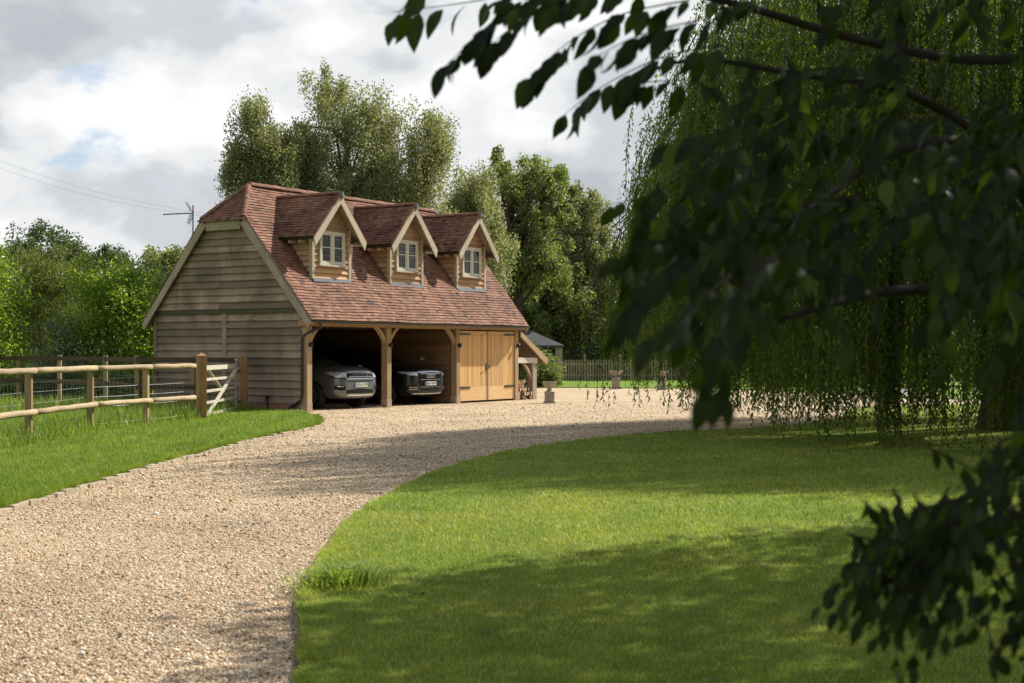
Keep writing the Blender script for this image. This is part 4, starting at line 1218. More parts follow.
# ================================================================== GARDEN STONEWARE, SHED, PIER
def urn(p, label, sc=1.0, bowl=1.0, shaft=.15, wide=.23):
    t = thing('garden_urn', label, 'urn', (p[0], p[1], 0), .12, 'stone urns round the yard')
    m = MB(); m.box(-shaft - .03, shaft + .03, -shaft - .03, shaft + .03, 0, .06); m.box(-shaft, shaft, -shaft, shaft, .06, .42 * sc); m.box(-shaft - .02, shaft + .02, -shaft - .02, shaft + .02, .42 * sc, .47 * sc); m.build('pedestal', M['stone'], t, bevel=.012)
    z = .47 * sc
    m = MB(); m.lathe([(.12, z), (.09, z + .03), (.065, z + .08), (.08, z + .11), (wide * .75, z + .15), (wide * .97, z + .22), (wide * 1.0, z + .26), (wide * 1.1, z + .28), (wide * 1.1, z + .31), (wide * .9, z + .31), (wide * .8, z + .26), (.02, z + .24)], 20); m.build('bowl', M['stone'], t, smooth=False)
urn((1.15, 43.6), 'squat stone urn on a plinth beside the lean-to post', .76, 1, .135, .205)
urn((4.38, 59.9), 'pale stone urn before the picket fence, left of the willow strands', 1.0, 1, .145, .27)
urn((6.15, 58.4), 'pale stone urn half hidden behind the hanging willow strands', 1.0, 1, .15, .27)
sh = thing('summer_house', 'small summer house with a dark hipped roof behind the green bush', 'summer house', (-.8, 67, 0))
m = MB(); m.add([(-3.2, -2, 1.86), (3.2, -2, 1.86), (3.2, 2, 1.86), (-3.2, 2, 1.86), (-1.4, 0, 2.85), (1.0, 0, 2.85), (-3.2, -2, 1.78), (3.2, -2, 1.78), (3.2, 2, 1.78), (-3.2, 2, 1.78)], [(0, 1, 5, 4), (1, 2, 5), (2, 3, 4, 5), (3, 0, 4), (6, 7, 1, 0), (7, 8, 2, 1), (8, 9, 3, 2), (9, 6, 0, 3), (9, 8, 7, 6)]); m.build('roof', M['slate'], sh)
m = MB(); m.box(-2.8, 2.2, -.3, 1.7, 0, 1.775); m.build('wall', M['board_in'], sh)
for x in (-2.8, -.6, 1.6, 2.95):
    m = MB(); m.box(x - .16, x + .16, -1.85, -1.6, 0, 1.775); m.build('post', M['grey_oak'], sh)
m = MB(); m.box(1.0, 1.9, -.34, -.305, .9, 1.6); m.build('window', M['glass'], sh)
pr = thing('brick_pier', 'red brick pier at the end of the paved path behind the willow', 'pier', (15.35, 59.6, 0))
m = MB(); m.box(-.32, .32, -.3, .3, 0, 1.75); m.build('shaft', M['brick'], pr)
m = MB(); m.box(-.38, .38, -.36, .36, 1.75, 1.83); m.add([(-.34, -.32, 1.83), (.34, -.32, 1.83), (.34, .32, 1.83), (-.34, .32, 1.83), (0, 0, 2.0)], [(0, 1, 4), (1, 2, 4), (2, 3, 4), (3, 0, 4), (3, 2, 1, 0)]); m.build('cap', M['stone'], pr)

# ================================================================== PLANTS
def leaf_quads(name, P, D, Lh, Wd, rnd, mat, parent=None, jit=None):
    """one bent-free leaf per point: P base, D direction, lengths, widths"""
    k = len(P)
    D = D / (np.linalg.norm(D, axis=1, keepdims=True) + 1e-9)
    q = RNG.normal(size=(k, 3)); S = np.cross(D, q); S /= np.linalg.norm(S, axis=1, keepdims=True) + 1e-9
    v = np.empty((k, 4, 3))
    v[:, 0] = P; v[:, 1] = P + D * (Lh * .45)[:, None] + S * (Wd / 2)[:, None]; v[:, 2] = P + D * Lh[:, None]; v[:, 3] = P + D * (Lh * .45)[:, None] - S * (Wd / 2)[:, None]
    me = np_mesh(name, v.reshape(-1, 3), np.arange(4 * k).reshape(-1, 4), np.repeat(np.clip(rnd, 0, 1), 4))
    return link(name, me, mat, parent)
M['leaf_birch'] = leaf_mat('birch_leaf', [(0, (.14, .15, .068)), (.5, (.24, .25, .125)), (1, (.34, .34, .20))], .58, .5, (1.1, 1.15, .7))
M['leaf_green'] = leaf_mat('tree_leaf', [(0, (.095, .120, .042)), (.5, (.18, .21, .080)), (1, (.28, .305, .135))], .55, .5, (1.15, 1.2, .6))
M['leaf_dark'] = leaf_mat('dark_leaf', [(0, (.038, .055, .020)), (.5, (.082, .108, .040)), (1, (.15, .18, .075))], .45)
M['leaf_laurel'] = leaf_mat('laurel_leaf', [(0, (.075, .135, .016)), (.5, (.19, .275, .038)), (1, (.38, .45, .10))], .52, .4)
M['leaf_conifer'] = leaf_mat('conifer_leaf', [(0, (.06, .078, .018)), (.5, (.135, .16, .040)), (1, (.21, .235, .075))], .45)
M['leaf_silver'] = leaf_mat('silver_leaf', [(0, (.05, .075, .042)), (.5, (.12, .155, .10)), (1, (.23, .27, .19))], .4)
M['leaf_willow'] = leaf_mat('willow_leaf', [(0, (.042, .068, .011)), (.5, (.10, .14, .024)), (1, (.22, .26, .05))], .56, .5, (1.3, 1.45, .45))
M['leaf_near'] = leaf_mat('overhanging_leaf', [(0, (.007, .012, .003)), (.5, (.016, .028, .006)), (.8, (.030, .050, .010)), (1, (.07, .11, .02))], .45, .5, (2.0, 2.2, .5), .2)  # darker than real leaves: deep canopy shade is put into the colour

def lobe_points(lobes, n, shell=.55):
    w = np.array([l[3] * l[4] * l[5] for l in lobes]) ** .8; idx = RNG.choice(len(lobes), n, p=w / w.sum())
    d = RNG.normal(size=(n, 3)); d /= np.linalg.norm(d, axis=1, keepdims=True)
    r = shell + (1 - shell) * RNG.random(n) ** .6
    r = np.where(RNG.random(n) < .22, RNG.random(n) * shell, r)
    Lb = np.array(lobes)[idx]
    return Lb[:, :3] + d * r[:, None] * Lb[:, 3:6]
def tree(name, label, cat, base, lobes, nclump, nleaf, leaf, width, mat, bark, trunk_r=.2, sigma=.35, droop=0.0, group=None, limbs=14, shell=.55, trunk_top=None, up=0.0, fork=None):
    """lobes in coordinates relative to the base"""
    t = thing(name, label, cat, (base[0], base[1], 0), 0, group)
    C = lobe_points(lobes, nclump, shell)
    top = trunk_top or max(l[2] for l in lobes)
    tr = MB()
    pts = [Vector((math.sin(k * .7) * .12 * k / 6 * top / 8, math.cos(k * .9) * .1 * k / 6, top * k / 6 - (.15 if k == 0 else 0))) for k in range(7)]
    tr.tube(pts, [trunk_r * (1.25 if k == 0 else 1 - .13 * k) for k in range(7)], 9)
    tr.build('trunk', bark, t, smooth=True)
    lm = MB()
    order = RNG.permutation(nclump)[:limbs]
    for i in order:
        c = Vector(C[i]); k = random.uniform(.3, .95)
        z0 = min(top * k, max(c.z - .25 * (Vector((c.x, c.y)).length), top * .25))
        f = z0 / top * 6; j = min(5, int(f)); s = pts[j].lerp(pts[j + 1], f - j)
        mid = s.lerp(c, .5) + Vector((random.uniform(-.3, .3), random.uniform(-.3, .3), .12 * (c - s).length))
        rr = trunk_r * random.uniform(.28, .5)
        lm.tube([s, s.lerp(mid, .5) + Vector((0, 0, .05)), mid, mid.lerp(c, .5) + Vector((0, 0, .06 * (c - s).length)), c], [rr, rr * .8, rr * .6, rr * .4, rr * .15], 6)
    lm.build('limbs', bark, t, smooth=True)
    k = nclump * nleaf
    ci = np.repeat(np.arange(nclump), nleaf)
    cs = RNG.uniform(.6, 1.4, nclump) * sigma
    g3 = RNG.normal(size=(k, 3)); g3 *= np.minimum(1, 1.9 / (np.linalg.norm(g3, axis=1, keepdims=True) + 1e-9))
    off = g3 * cs[ci][:, None] * np.array([1, 1, .75])
    if droop:
        off[:, 2] -= np.abs(RNG.normal(size=k)) * droop * cs[ci] * 2; off[:, :2] *= .62
    P = C[ci] + off
    P[:, 2] = np.maximum(P[:, 2], .1)
    D = RNG.normal(size=(k, 3)); D[:, 2] += -droop * 1.2 - .2 + up
    ln = RNG.uniform(.7, 1.3, k) * leaf
    tone = RNG.normal(.45, .13, nclump)
    rnd = tone[ci] + RNG.normal(0, .17, k)
    leaf_quads('foliage', P, D, ln, ln * width, rnd, mat, t)
    return t
def px(x, y, D, base):
    p = at(x, y, D); return (p[0] - base[0], p[1] - base[1], p[2])
def lobes_px(spec, base):
    """spec rows: x, y, D, rx(px), ry(px), depth(m)"""
    o = []
    for (x, y, D, rx, ry, dp) in spec:
        p = px(x, y, D, base); o.append((*p, rx * D / FPX, dp, ry * D / FPX))
    return o
TG = 'trees standing behind the garage'
b_ = (at(348, 300, 56)[0], 56)
tree('birch_tree', 'tallest pale birch with drooping foliage rising above the garage ridge', 'tree', b_,
     lobes_px([(325, 88, 56, 28, 26, 2), (345, 120, 56, 38, 42, 2.2), (312, 150, 56, 28, 34, 2), (385, 160, 56, 48, 48, 2.5), (428, 150, 56, 24, 42, 2), (350, 190, 56, 62, 42, 2.5), (420, 205, 56, 40, 35, 2.5), (330, 230, 56, 75, 40, 2.5), (400, 112, 56, 16, 20, 1.5), (372, 105, 56, 18, 26, 1.5), (300, 150, 56, 20, 26, 1.6), (440, 130, 56, 16, 24, 1.6), (296, 185, 56, 24, 30, 1.8)], b_),
     440, 270, .098, .62, M['leaf_birch'], M['bark_birch'], .24, .33, .9, TG, 22, .5, 11.0)
b_ = (at(268, 300, 54)[0], 54)
tree('birch_tree', 'shorter birch with a pointed top behind the left half of the garage roof', 'tree', b_,
     lobes_px([(252, 105, 54, 16, 18, 1.5), (258, 135, 54, 30, 28, 1.8), (250, 165, 54, 30, 25, 1.8), (272, 190, 54, 42, 38, 2), (283, 150, 54, 18, 30, 1.6), (275, 230, 54, 40, 40, 2)], b_),
     260, 240, .098, .62, M['leaf_birch'], M['bark_birch'], .16, .30, .8, TG, 14, .45, 9.0)
b_ = (at(478, 330, 62)[0], 62)
tree('birch_tree', 'pale green birch just right of the tallest one, above the right dormer', 'tree', b_,
     lobes_px([(478, 185, 62, 24, 26, 2), (470, 215, 62, 30, 35, 2), (488, 245, 62, 30, 40, 2), (470, 290, 62, 40, 40, 2)], b_),
     190, 240, .105, .62, M['leaf_birch'], M['bark_birch'], .17, .33, .9, TG, 12, .45, 9)
b_ = (at(512, 360, 68)[0], 68)
tree('broadleaf_tree', 'open crowned green tree with visible limbs right of the right dormer', 'tree', b_,
     lobes_px([(503, 168, 68, 20, 18, 2), (530, 178, 68, 26, 22, 2.2), (512, 205, 68, 26, 22, 2.2), (545, 215, 68, 34, 30, 2.4), (520, 245, 68, 26, 24, 2.4), (560, 185, 68, 16, 20, 2), (545, 262, 68, 36, 28, 2.4)], b_),
     150, 190, .15, .7, M['leaf_green'], M['bark'], .26, .30, .15, TG, 46, .6, 9.5)
b_ = (at(583, 360, 82)[0], 82)
tree('broadleaf_tree', 'grey green tree behind the picket fence at the edge of the willow', 'tree', b_,
     lobes_px([(585, 205, 82, 22, 22, 2), (575, 235, 82, 34, 34, 2.4), (600, 260, 82, 34, 40, 2.4), (575, 290, 82, 50, 40, 2.6), (600, 325, 82, 50, 35, 2.6)], b_),
     270, 200, .17, .62, M['leaf_birch'], M['bark'], .25, .36, .7, TG, 18, .5, 9)
b_ = (at(548, 372, 80)[0], 80.0)
tree('broadleaf_tree', 'dense dark green tree low behind the summer house roof', 'tree', b_,
     lobes_px([(540, 290, 80, 34, 34, 2.6), (575, 310, 80, 34, 34, 2.6), (530, 325, 80, 34, 26, 2.4), (605, 335, 80, 40, 28, 2.4), (560, 340, 80, 44, 20, 2)], b_),
     260, 150, .19, .7, M['leaf_green'], M['bark'], .22, .38, .1, TG, 10, .5, 6)
# trees hidden in part behind the willow, and the tall ones closing the view
RG = 'trees beyond the willow'
for i, (x, D, topy, rx, lab) in enumerate((
        (665, 82, 235, 60, 'round green tree behind the picket fence, seen through the left willow strands'),
        (760, 86, 190, 75, 'tall green tree far behind the middle of the willow'),
        (860, 84, 200, 75, 'tall green tree far behind the red brick pier'),
        (960, 82, 170, 80, 'tall green tree far behind the right part of the willow'),
        (1060, 80, 190, 80, 'rightmost tall green tree far behind the willow'))):
    b_ = (at(x, 370, D)[0], D)
    tree('broadleaf_tree', lab, 'tree', b_, lobes_px([(x, topy + 45, D, rx * .7, 45, 3), (x - 25, topy + 90, D, rx * .8, 45, 3), (x + 25, topy + 100, D, rx * .8, 50, 3), (x, topy + 135, D, rx, 40, 3)], b_),
         170, 110, .24, .7, M['leaf_green'], M['bark'], .28, .5, .2, RG, 10, .5, 8)
# far trees on the left skyline
LG = 'trees on the left skyline'
b_ = (at(42, 360, 90)[0], 90)
tree('broadleaf_tree', 'rounded dark tree top on the skyline at the left of the photo', 'tree', b_, lobes_px([(42, 262, 90, 40, 36, 4), (15, 275, 90, 26, 28, 4), (70, 275, 90, 24, 24, 4), (42, 310, 90, 60, 40, 4)], b_), 300, 190, .17, .7, M['leaf_dark'], M['bark'], .35, .5, .1, LG, 6, .6, 8)
b_ = (at(108, 360, 95)[0], 95)
tree('broadleaf_tree', 'small dark tree top just above the laurel on the skyline', 'tree', b_, lobes_px([(103, 262, 95, 18, 16, 3), (125, 272, 95, 16, 12, 3), (110, 300, 95, 40, 30, 3)], b_), 160, 180, .17, .7, M['leaf_dark'], M['bark'], .3, .45, .1, LG, 6, .6, 7)
b_ = (at(165, 360, 70)[0], 70)
tree('broadleaf_tree', 'grey green tree beside the left bargeboard of the garage', 'tree', b_, lobes_px([(168, 258, 70, 22, 18, 2), (155, 275, 70, 18, 18, 2), (185, 285, 70, 26, 30, 2), (160, 310, 70, 30, 40, 2)], b_), 150, 170, .13, .7, M['leaf_green'], M['bark'], .2, .36, .1, LG, 8, .55, 5.5)
# shrubs of the hedge behind the paddock fence
HG = 'shrubs behind the paddock fence'
def shrub(label, x, D, spec, ncl, nl, leaf, w, mat, sig=.28, up=0.0, droop=0, cat='shrub', name='shrub', group=HG):
    b_ = (at(x, 390, D)[0], D)
    return tree(name, label, cat, b_, lobes_px(spec, b_), ncl, nl, leaf, w, mat, M['bark'], .07, sig, droop, group, 8, .6, 2.0, up)
shrub('bright yellow green shrub cut by the left edge of the photo', 2, 50, [(-2, 300, 50, 22, 34, 1.2), (-5, 345, 50, 28, 40, 1.2), (-15, 270, 50, 20, 30, 1.2), (-2, 384, 50, 36, 14, 1.1), (-18, 388, 50, 20, 10, 1), (14, 388, 50, 20, 10, 1)], 180, 90, .12, .55, M['leaf_laurel'])
shrub('tall feathery olive green conifer shrub second from the left', 42, 52, [(22, 268, 52, 22, 24, 1.4), (45, 290, 52, 28, 34, 1.4), (35, 330, 52, 36, 44, 1.4), (62, 275, 52, 16, 26, 1.2), (70, 310, 52, 22, 40, 1.2), (45, 384, 52, 36, 14, 1.1), (29, 388, 52, 20, 10, 1), (61, 388, 52, 20, 10, 1)], 210, 110, .12, .3, M['leaf_conifer'], .26, .9)
shrub('low silvery grey green shrub before the conifer shrub', 66, 49.5, [(66, 338, 49.5, 20, 24, 1), (58, 362, 49.5, 24, 22, 1), (80, 365, 49.5, 20, 22, 1), (40, 372, 49.5, 18, 18, 1), (62, 384, 49.5, 36, 14, 1.1), (46, 388, 49.5, 20, 10, 1), (78, 388, 49.5, 20, 10, 1)], 200, 90, .085, .45, M['leaf_silver'], .2)
shrub('glossy bright laurel against the rear corner of the garage', 112, 49.5, [(100, 282, 49.5, 24, 22, 1.2), (128, 295, 49.5, 24, 28, 1.2), (105, 325, 49.5, 28, 34, 1.2), (135, 335, 49.5, 22, 40, 1.2), (115, 370, 49.5, 34, 26, 1.2), (148, 345, 49, 14, 40, 1), (118, 384, 49.5, 36, 14, 1.1), (102, 388, 49.5, 20, 10, 1), (134, 388, 49.5, 20, 10, 1)], 360, 90, .12, .5, M['leaf_laurel'])
shrub('lilac flecked shrub peeping out beside the left bargeboard', 150, 53, [(155, 285, 53, 14, 16, 1), (146, 310, 53, 18, 26, 1)], 50, 80, .11, .5, M['leaf_green'])
shrub('dark laurel between the skyline trees and the conifer shrub', 20, 58, [(0, 290, 58, 40, 34, 1.6), (60, 320, 58, 50, 50, 1.6), (10, 340, 58, 50, 50, 1.6), (120, 320, 58, 40, 60, 1.6)], 230, 90, .15, .5, M['leaf_dark'], .34)
shrub('sunlit green bush between the lean-to and the picket fence', 548, 63, [(543, 369, 63, 13, 12, 1.1), (534, 374, 63, 12, 12, 1), (553, 375, 63, 8, 9, .9), (541, 360, 63, 8, 6, .8)], 100, 90, .12, .5, M['leaf_green'], .2, group=None)
shrub('dark clipped shrub in the shade behind the lean-to', 525, 60, [(524, 360, 60, 12, 18, 1), (518, 372, 60, 14, 12, 1)], 60, 90, .12, .5, M['leaf_dark'], .22, group=None)
for i, (x, lab) in enumerate(((735, 'sunlit green hedge shrub left of the paved path'), (812, 'sunlit green hedge shrub beside the red brick pier'), (925, 'sunlit green hedge shrub right of the red brick pier'), (1005, 'green hedge shrub at the right end of the hedge'))):
    shrub(lab, x, 64, [(x - 18, 362, 64, 28, 22, 1.2), (x + 18, 360, 64, 28, 22, 1.2), (x, 345, 64, 30, 18, 1.2)], 120, 80, .16, .5, M['leaf_laurel'], .3, group='hedge shrubs beyond the willow')
for i, (x, lab) in enumerate(((590, 'dark leafy shrub behind the left end of the picket fence'), (640, 'dark leafy shrub behind the middle of the picket fence'), (690, 'dark leafy shrub behind the right part of the picket fence'))):
    shrub(lab, x, 78, [(x - 14, 360, 78, 24, 16, 1.1), (x + 14, 358, 78, 24, 18, 1.1), (x, 372, 78, 34, 12, 1.1)], 110, 90, .17, .5, M['leaf_dark'], .34, group='shrubs behind the picket fence')
# weeds and long grass at the foot of the rail fence
def tuft(n, cx, cy, rad, h, mat, name, label, cat):
    a = RNG.uniform(0, 6.283, n); r = rad * np.abs(RNG.normal(0, .55, n)); k = n
    base = np.stack([r * np.cos(a), r * np.sin(a), np.full(k, .03)], 1)
    hh = RNG.uniform(.35, 1, k) * h * np.exp(-(r / rad) ** 2 * .5); az = a + RNG.normal(0, .7, k); ln = RNG.uniform(.5, 1.5, k) * hh
    mid = base + np.stack([np.cos(az) * ln * .4, np.sin(az) * ln * .4, hh * .7], 1); tip = base + np.stack([np.cos(az) * ln, np.sin(az) * ln, hh * RNG.uniform(.75, 1, k)], 1)
    sd = np.stack([-np.sin(az), np.cos(az), np.zeros(k)], 1) * .0045
    v = np.empty((k, 5, 3)); v[:, 0] = base - sd; v[:, 1] = base + sd; v[:, 2] = mid + sd * .8; v[:, 3] = mid - sd * .8; v[:, 4] = tip
    f4 = np.array([0, 1, 2, 3]); idx = np.arange(k)[:, None] * 5
    F = (f4[None] + idx).tolist() + (np.array([3, 2, 4])[None] + idx).tolist()
    me = bpy.data.meshes.new(name); me.from_pydata(v.reshape(-1, 3).tolist(), [], F)
    at_ = me.attributes.new('rnd', 'FLOAT', 'POINT'); at_.data.foreach_set('value', np.repeat(np.clip(RNG.normal(.5, .25, k), 0, 1), 5).astype(np.float32))
    o = link(name, me, mat); o.location = (cx, cy, 0)
    return structure(o, 'stuff')
tuft(800, -1.12, 9.5, .36, .19, M['blade'], 'grass_tuft', 'long uncut grass tuft on the lawn edge beside the gravel', 'grass tuft')
lg = blades('long_grass', [verge_poly], 34000, 18, 48, (-18, -6.5, .42), (.10, .30), (.008, .014), M['blade_lush'], exclude=[[(-8.0, 0), (-7.85, 24.6), (-7.85, 28.2), (-7.4, 30.3), (-7.0, 32.3), (-6.9, 37.8), (0, 38), (0, 0)]], pdf=1.2, z0=.03, lod=16, lean=.9)

# ------------------------------------------------------------------ weeping willow
def willow(cx, cy):
    t = thing('weeping_willow', 'large weeping willow with long strands hanging to the lawn', 'tree', (cx, cy, 0))
    tr = MB(); tp = [(0, 0, -.1), (.1, .05, 1.0), (.05, .15, 2.2), (.15, .1, 3.4)]
    tr.tube(tp, [.55, .42, .38, .34], 14); tr.build('trunk', M['bark'], t, smooth=True)
    RX, RY, top = 7.4, 7.3, 13.8
    lb = MB(); ends = []
    for i in range(16):
        a = 2 * math.pi * i / 16 + random.uniform(-.15, .15); rr = random.uniform(.45, .85); zt = random.uniform(6.5, 10.3) * (1.0 if rr < .65 else .88)
        e = Vector((math.cos(a) * RX * rr, math.sin(a) * RY * rr, zt)); s = Vector((.15, .1, random.uniform(2.6, 3.3)))
        m1 = s.lerp(e, .35) + Vector((0, 0, 1.6)); m2 = s.lerp(e, .7) + Vector((0, 0, 1.5))
        lb.tube([s, m1, m2, e], [.19, .14, .09, .03], 8); ends += [m1, m2, e]
    lb.build('limbs', M['bark'], t, smooth=True)
    P, D, Ls, Rn = [], [], [], []
    tw = MB()
    ncl = 370
    for c in range(ncl):
        a = random.uniform(0, 2 * math.pi); f = random.random() ** .42
        r0 = f
        ztop = top * (1 - .40 * r0 ** 3.2) * random.uniform(.84, 1.0)
        if cx + math.cos(a) * RX * r0 < 5.6: ztop = min(ztop, (3.6 + 2.5 * max(0, cx + math.cos(a) * RX * r0 - 2.0)) * random.uniform(.8, 1.05))
        if c > ncl - 75: a = random.uniform(3.35, 5.3); f = r0 = random.uniform(.72, 1.0); ztop = top * .62 * random.uniform(.85, 1)
        ctx, cty = math.cos(a) * RX * r0, math.sin(a) * RY * r0
        zend_c = random.choice([.15, .3, .5, .9, 1.5, 2.1, 2.7]) if r0 > .5 else random.uniform(1.2, 4.0)
        if 4.6 < cx + ctx < 11 and cy + cty < 29 and r0 > .4: zend_c = random.choice([.1, .15, .25, .4, .6, 1.0, 1.6] if c <= ncl - 75 else [.1, .15, .25, .4, .7])
        if cx + ctx < 4.8 and cy + cty < 35: zend_c = random.choice([.5, .9, 1.3, 1.7, 2.1, 2.5])
        tone = random.gauss(.45, .12)
        for s_ in range(random.randint(10, 19)):
            x0 = ctx + random.gauss(0, .13); y0 = cty + random.gauss(0, .13); z0 = ztop * random.uniform(.78, 1.0)
            z1 = max(.12, zend_c + abs(random.gauss(0, .45)))
            if z0 - z1 < .8: continue
            out = random.uniform(.25, .9); lean = np.array([math.cos(a), math.sin(a)]) * out
            n = int((z0 - z1) / .045); tt = np.linspace(0, 1, n)
            zz = z0 + .18 * np.sin(np.pi * np.minimum(tt * 6, 1)) - (z0 - z1) * tt ** 1.08
            bow = 1 - np.exp(-tt * 5)
            ph = random.uniform(0, 6.28)
            xx = x0 + lean[0] * bow + .06 * np.sin(tt * 7 + ph) * tt; yy = y0 + lean[1] * bow + .06 * np.cos(tt * 6 + ph) * tt
            base = np.stack([xx, yy, zz], 1)
            keep = RNG.random(n) < (.85 + .15 * np.clip(tt * 2, 0, 1))
            bb = base[keep]; k = len(bb)
            d = np.stack([RNG.normal(0, .55, k), RNG.normal(0, .55, k), -RNG.uniform(.5, 1.2, k)], 1)
            P.append(bb + RNG.normal(0, .012, (k, 3))); D.append(d); Ls.append(RNG.uniform(.07, .13, k)); Rn.append(tone + RNG.normal(0, .16, k))
            if s_ < 4: tw.tube([tuple(base[int(q)]) for q in np.linspace(0, n - 1, 7)], [.009, .008, .007, .006, .005, .004, .003], 4, caps=False)
    tw.build('twigs', M['bark'], t)
    P = np.concatenate(P); D = np.concatenate(D); Ls = np.concatenate(Ls); Rn = np.concatenate(Rn)
    leaf_quads('hanging_foliage', P, D, Ls, Ls * .22 + .006, Rn, M['leaf_willow'], t)
    return t
random.seed(5)
willow(9.7, 28.1)

# ------------------------------------------------------------------ overhanging tree in the right foreground
oh = thing('overhanging_tree', 'dark leafy branches of a shaded tree hanging across the right foreground', 'tree', (6.6, 6.4, 0))
OB = np.array([6.6, 6.4, 0])
random.seed(12)
tr = MB(); tr.tube([rel((6.6, 6.4, -.1), OB), rel((6.6, 6.4, .8), OB), rel((6.55, 6.5, 2.2), OB), rel((6.7, 6.9, 4.2), OB), rel((7.4, 8.0, 6.6), OB), rel((8, 9, 9), OB)], [.48, .38, .33, .27, .16, .05], 14)
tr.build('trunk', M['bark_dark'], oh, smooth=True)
limb = MB()
def limb_to(pts, r0, r1):
    pp = catmull(pts, 5); n = len(pp)
    limb.tube([rel(p, OB) for p in pp], [r0 + (r1 - r0) * i / (n - 1) for i in range(n)], 8)
    return pp
NP, ND, NL, NW, NR, NS = [], [], [], [], [], []
def add_leaf(p, d, ln, wd, tone=None):
    NP.append(p); ND.append(d); NL.append(ln); NW.append(wd); NR.append(random.gauss(.45, .2) if tone is None else tone)
def spray(pts, n, ln, spread=.55, droop=.9, tone=None, r=.004):
    pp = catmull(pts, 6); seg = len(pp)
    limb.tube([rel(p, OB) for p in pp], [r * (1.4 - i / seg) for i in range(seg)], 5)
    for i in range(n):
        t = (i + random.random() * .6) / n * (seg - 1); j = min(seg - 2, int(t)); p = pp[j] + (pp[j + 1] - pp[j]) * (t - j)
        ax = pp[j + 1] - pp[j]; ax = ax / (np.linalg.norm(ax) + 1e-9)
        s = np.cross(ax, [0, 0, 1.0]); s /= np.linalg.norm(s) + 1e-9
        d = ax * random.uniform(.3, .9) + s * (1 if i % 2 else -1) * random.uniform(.2, spread) + np.array([0, 0, -random.uniform(.4, 1.1) * droop])
        l_ = ln * random.uniform(.7, 1.2)
        add_leaf(p, d, l_, l_ * random.uniform(.42, .55), tone)
A3 = lambda x, y, D: at(x, y, D)
# boughs from the trunk reaching into the picture
limb_to([(6.6, 6.6, 3.6), A3(1180, 30, 6.2), A3(1000, 60, 5.4), A3(860, 40, 4.8), A3(720, 0, 4.3), A3(560, -22, 3.9), A3(420, -30, 3.8)], .028, .003)
limb_to([(6.6, 6.6, 3.0), A3(1150, 190, 5.6), A3(1000, 145, 4.8), A3(900, 150, 4.3), A3(800, 215, 3.9), A3(700, 270, 3.6)], .026, .004)
limb_to([A3(1000, 145, 4.8), A3(900, 90, 4.5), A3(800, 75, 4.2), A3(690, 60, 4.0), A3(600, 95, 3.9)], .018, .0018)
limb_to([(6.5, 6.3, 2.4), A3(1190, 330, 4.6), A3(1040, 300, 3.8), A3(900, 290, 3.4), A3(780, 320, 3.0)], .035, .004)
limb_to([(6.4, 6.2, 1.9), A3(1250, 430, 4.0), A3(1060, 460, 3.3), A3(960, 500, 3.0), A3(880, 550, 2.9)], .028, .0018)
limb_to([A3(1250, 430, 4.0), A3(1120, 600, 3.2), A3(1020, 660, 2.9)], .02, .004)
# clear sprays against the sky
spray([A3(560, -16, 3.9), A3(470, 2, 3.9), A3(392, 12, 3.9)], 8, .095, .3, 1.6, .75, .0018)
spray([A3(430, -18, 3.8), A3(405, 6, 3.8), A3(392, 24, 3.8)], 3, .095, .4, 1.2, .8, .0018)
spray([A3(570, -10, 3.5), A3(510, 10, 3.4), A3(475, 38, 3.4), A3(445, 66, 3.4)], 20, .075, .5, .9, None, .0018)
spray([A3(590, -10, 3.3), A3(530, 15, 3.3), A3(490, 45, 3.3)], 12, .075, .5, 1.0, None, .0018)
spray([A3(690, 0, 3.6), A3(620, 15, 3.6), A3(565, 45, 3.6), A3(528, 80, 3.6)], 22, .080, .55, 1.0, None, .0018)
spray([A3(700, 20, 3.3), A3(640, 35, 3.3), A3(590, 60, 3.3)], 15, .080, .55, 1.0, None, .0018)
spray([A3(720, 45, 3.9), A3(660, 58, 3.9), A3(600, 88, 3.9), A3(558, 120, 3.9)], 17, .085, .45, 1.3, .6, .0018)
spray([A3(700, 80, 3.9), A3(650, 82, 3.9), A3(624, 90, 3.9)], 8, .085, .4, 1.4, .6, .0018)
spray([A3(650, -10, 3.8), A3(560, 0, 3.8), A3(500, -2, 3.8)], 16, .075, .55, 1.0, .6, .0018)
spray([A3(760, 120, 3.4), A3(710, 135, 3.4), A3(668, 142, 3.4)], 8, .085, .5, .8, None, .0018)
spray([A3(700, 165, 3.6), A3(650, 195, 3.6), A3(610, 204, 3.6)], 6, .06, .5, .8, .7, .0018)
def mass(poly, n, D0, D1, ln, droop=.8, dirx=(-1, .3), nl=(8, 13), tone=None):
    xs = [p[0] for p in poly]; ys = [p[1] for p in poly]; c = 0
    while c < n:
        x, y = random.uniform(min(xs), max(xs)), random.uniform(min(ys), max(ys))
        if not inside(poly, np.array([x]), np.array([y]))[0]: continue
        D = random.uniform(D0, D1); p = A3(x, y, D); c += 1
        L_ = random.uniform(.16, .30)
        d = np.array([random.uniform(*dirx), random.uniform(-.5, .4), -random.uniform(.1, .7)]); d /= np.linalg.norm(d)
        q = p - d * L_ * .5; e = p + d * L_ * .5 + np.array([0, 0, -.03])
        spray([q, p + np.array([0, 0, .02]), e], random.randint(*nl), ln, .6, droop, tone, .002)
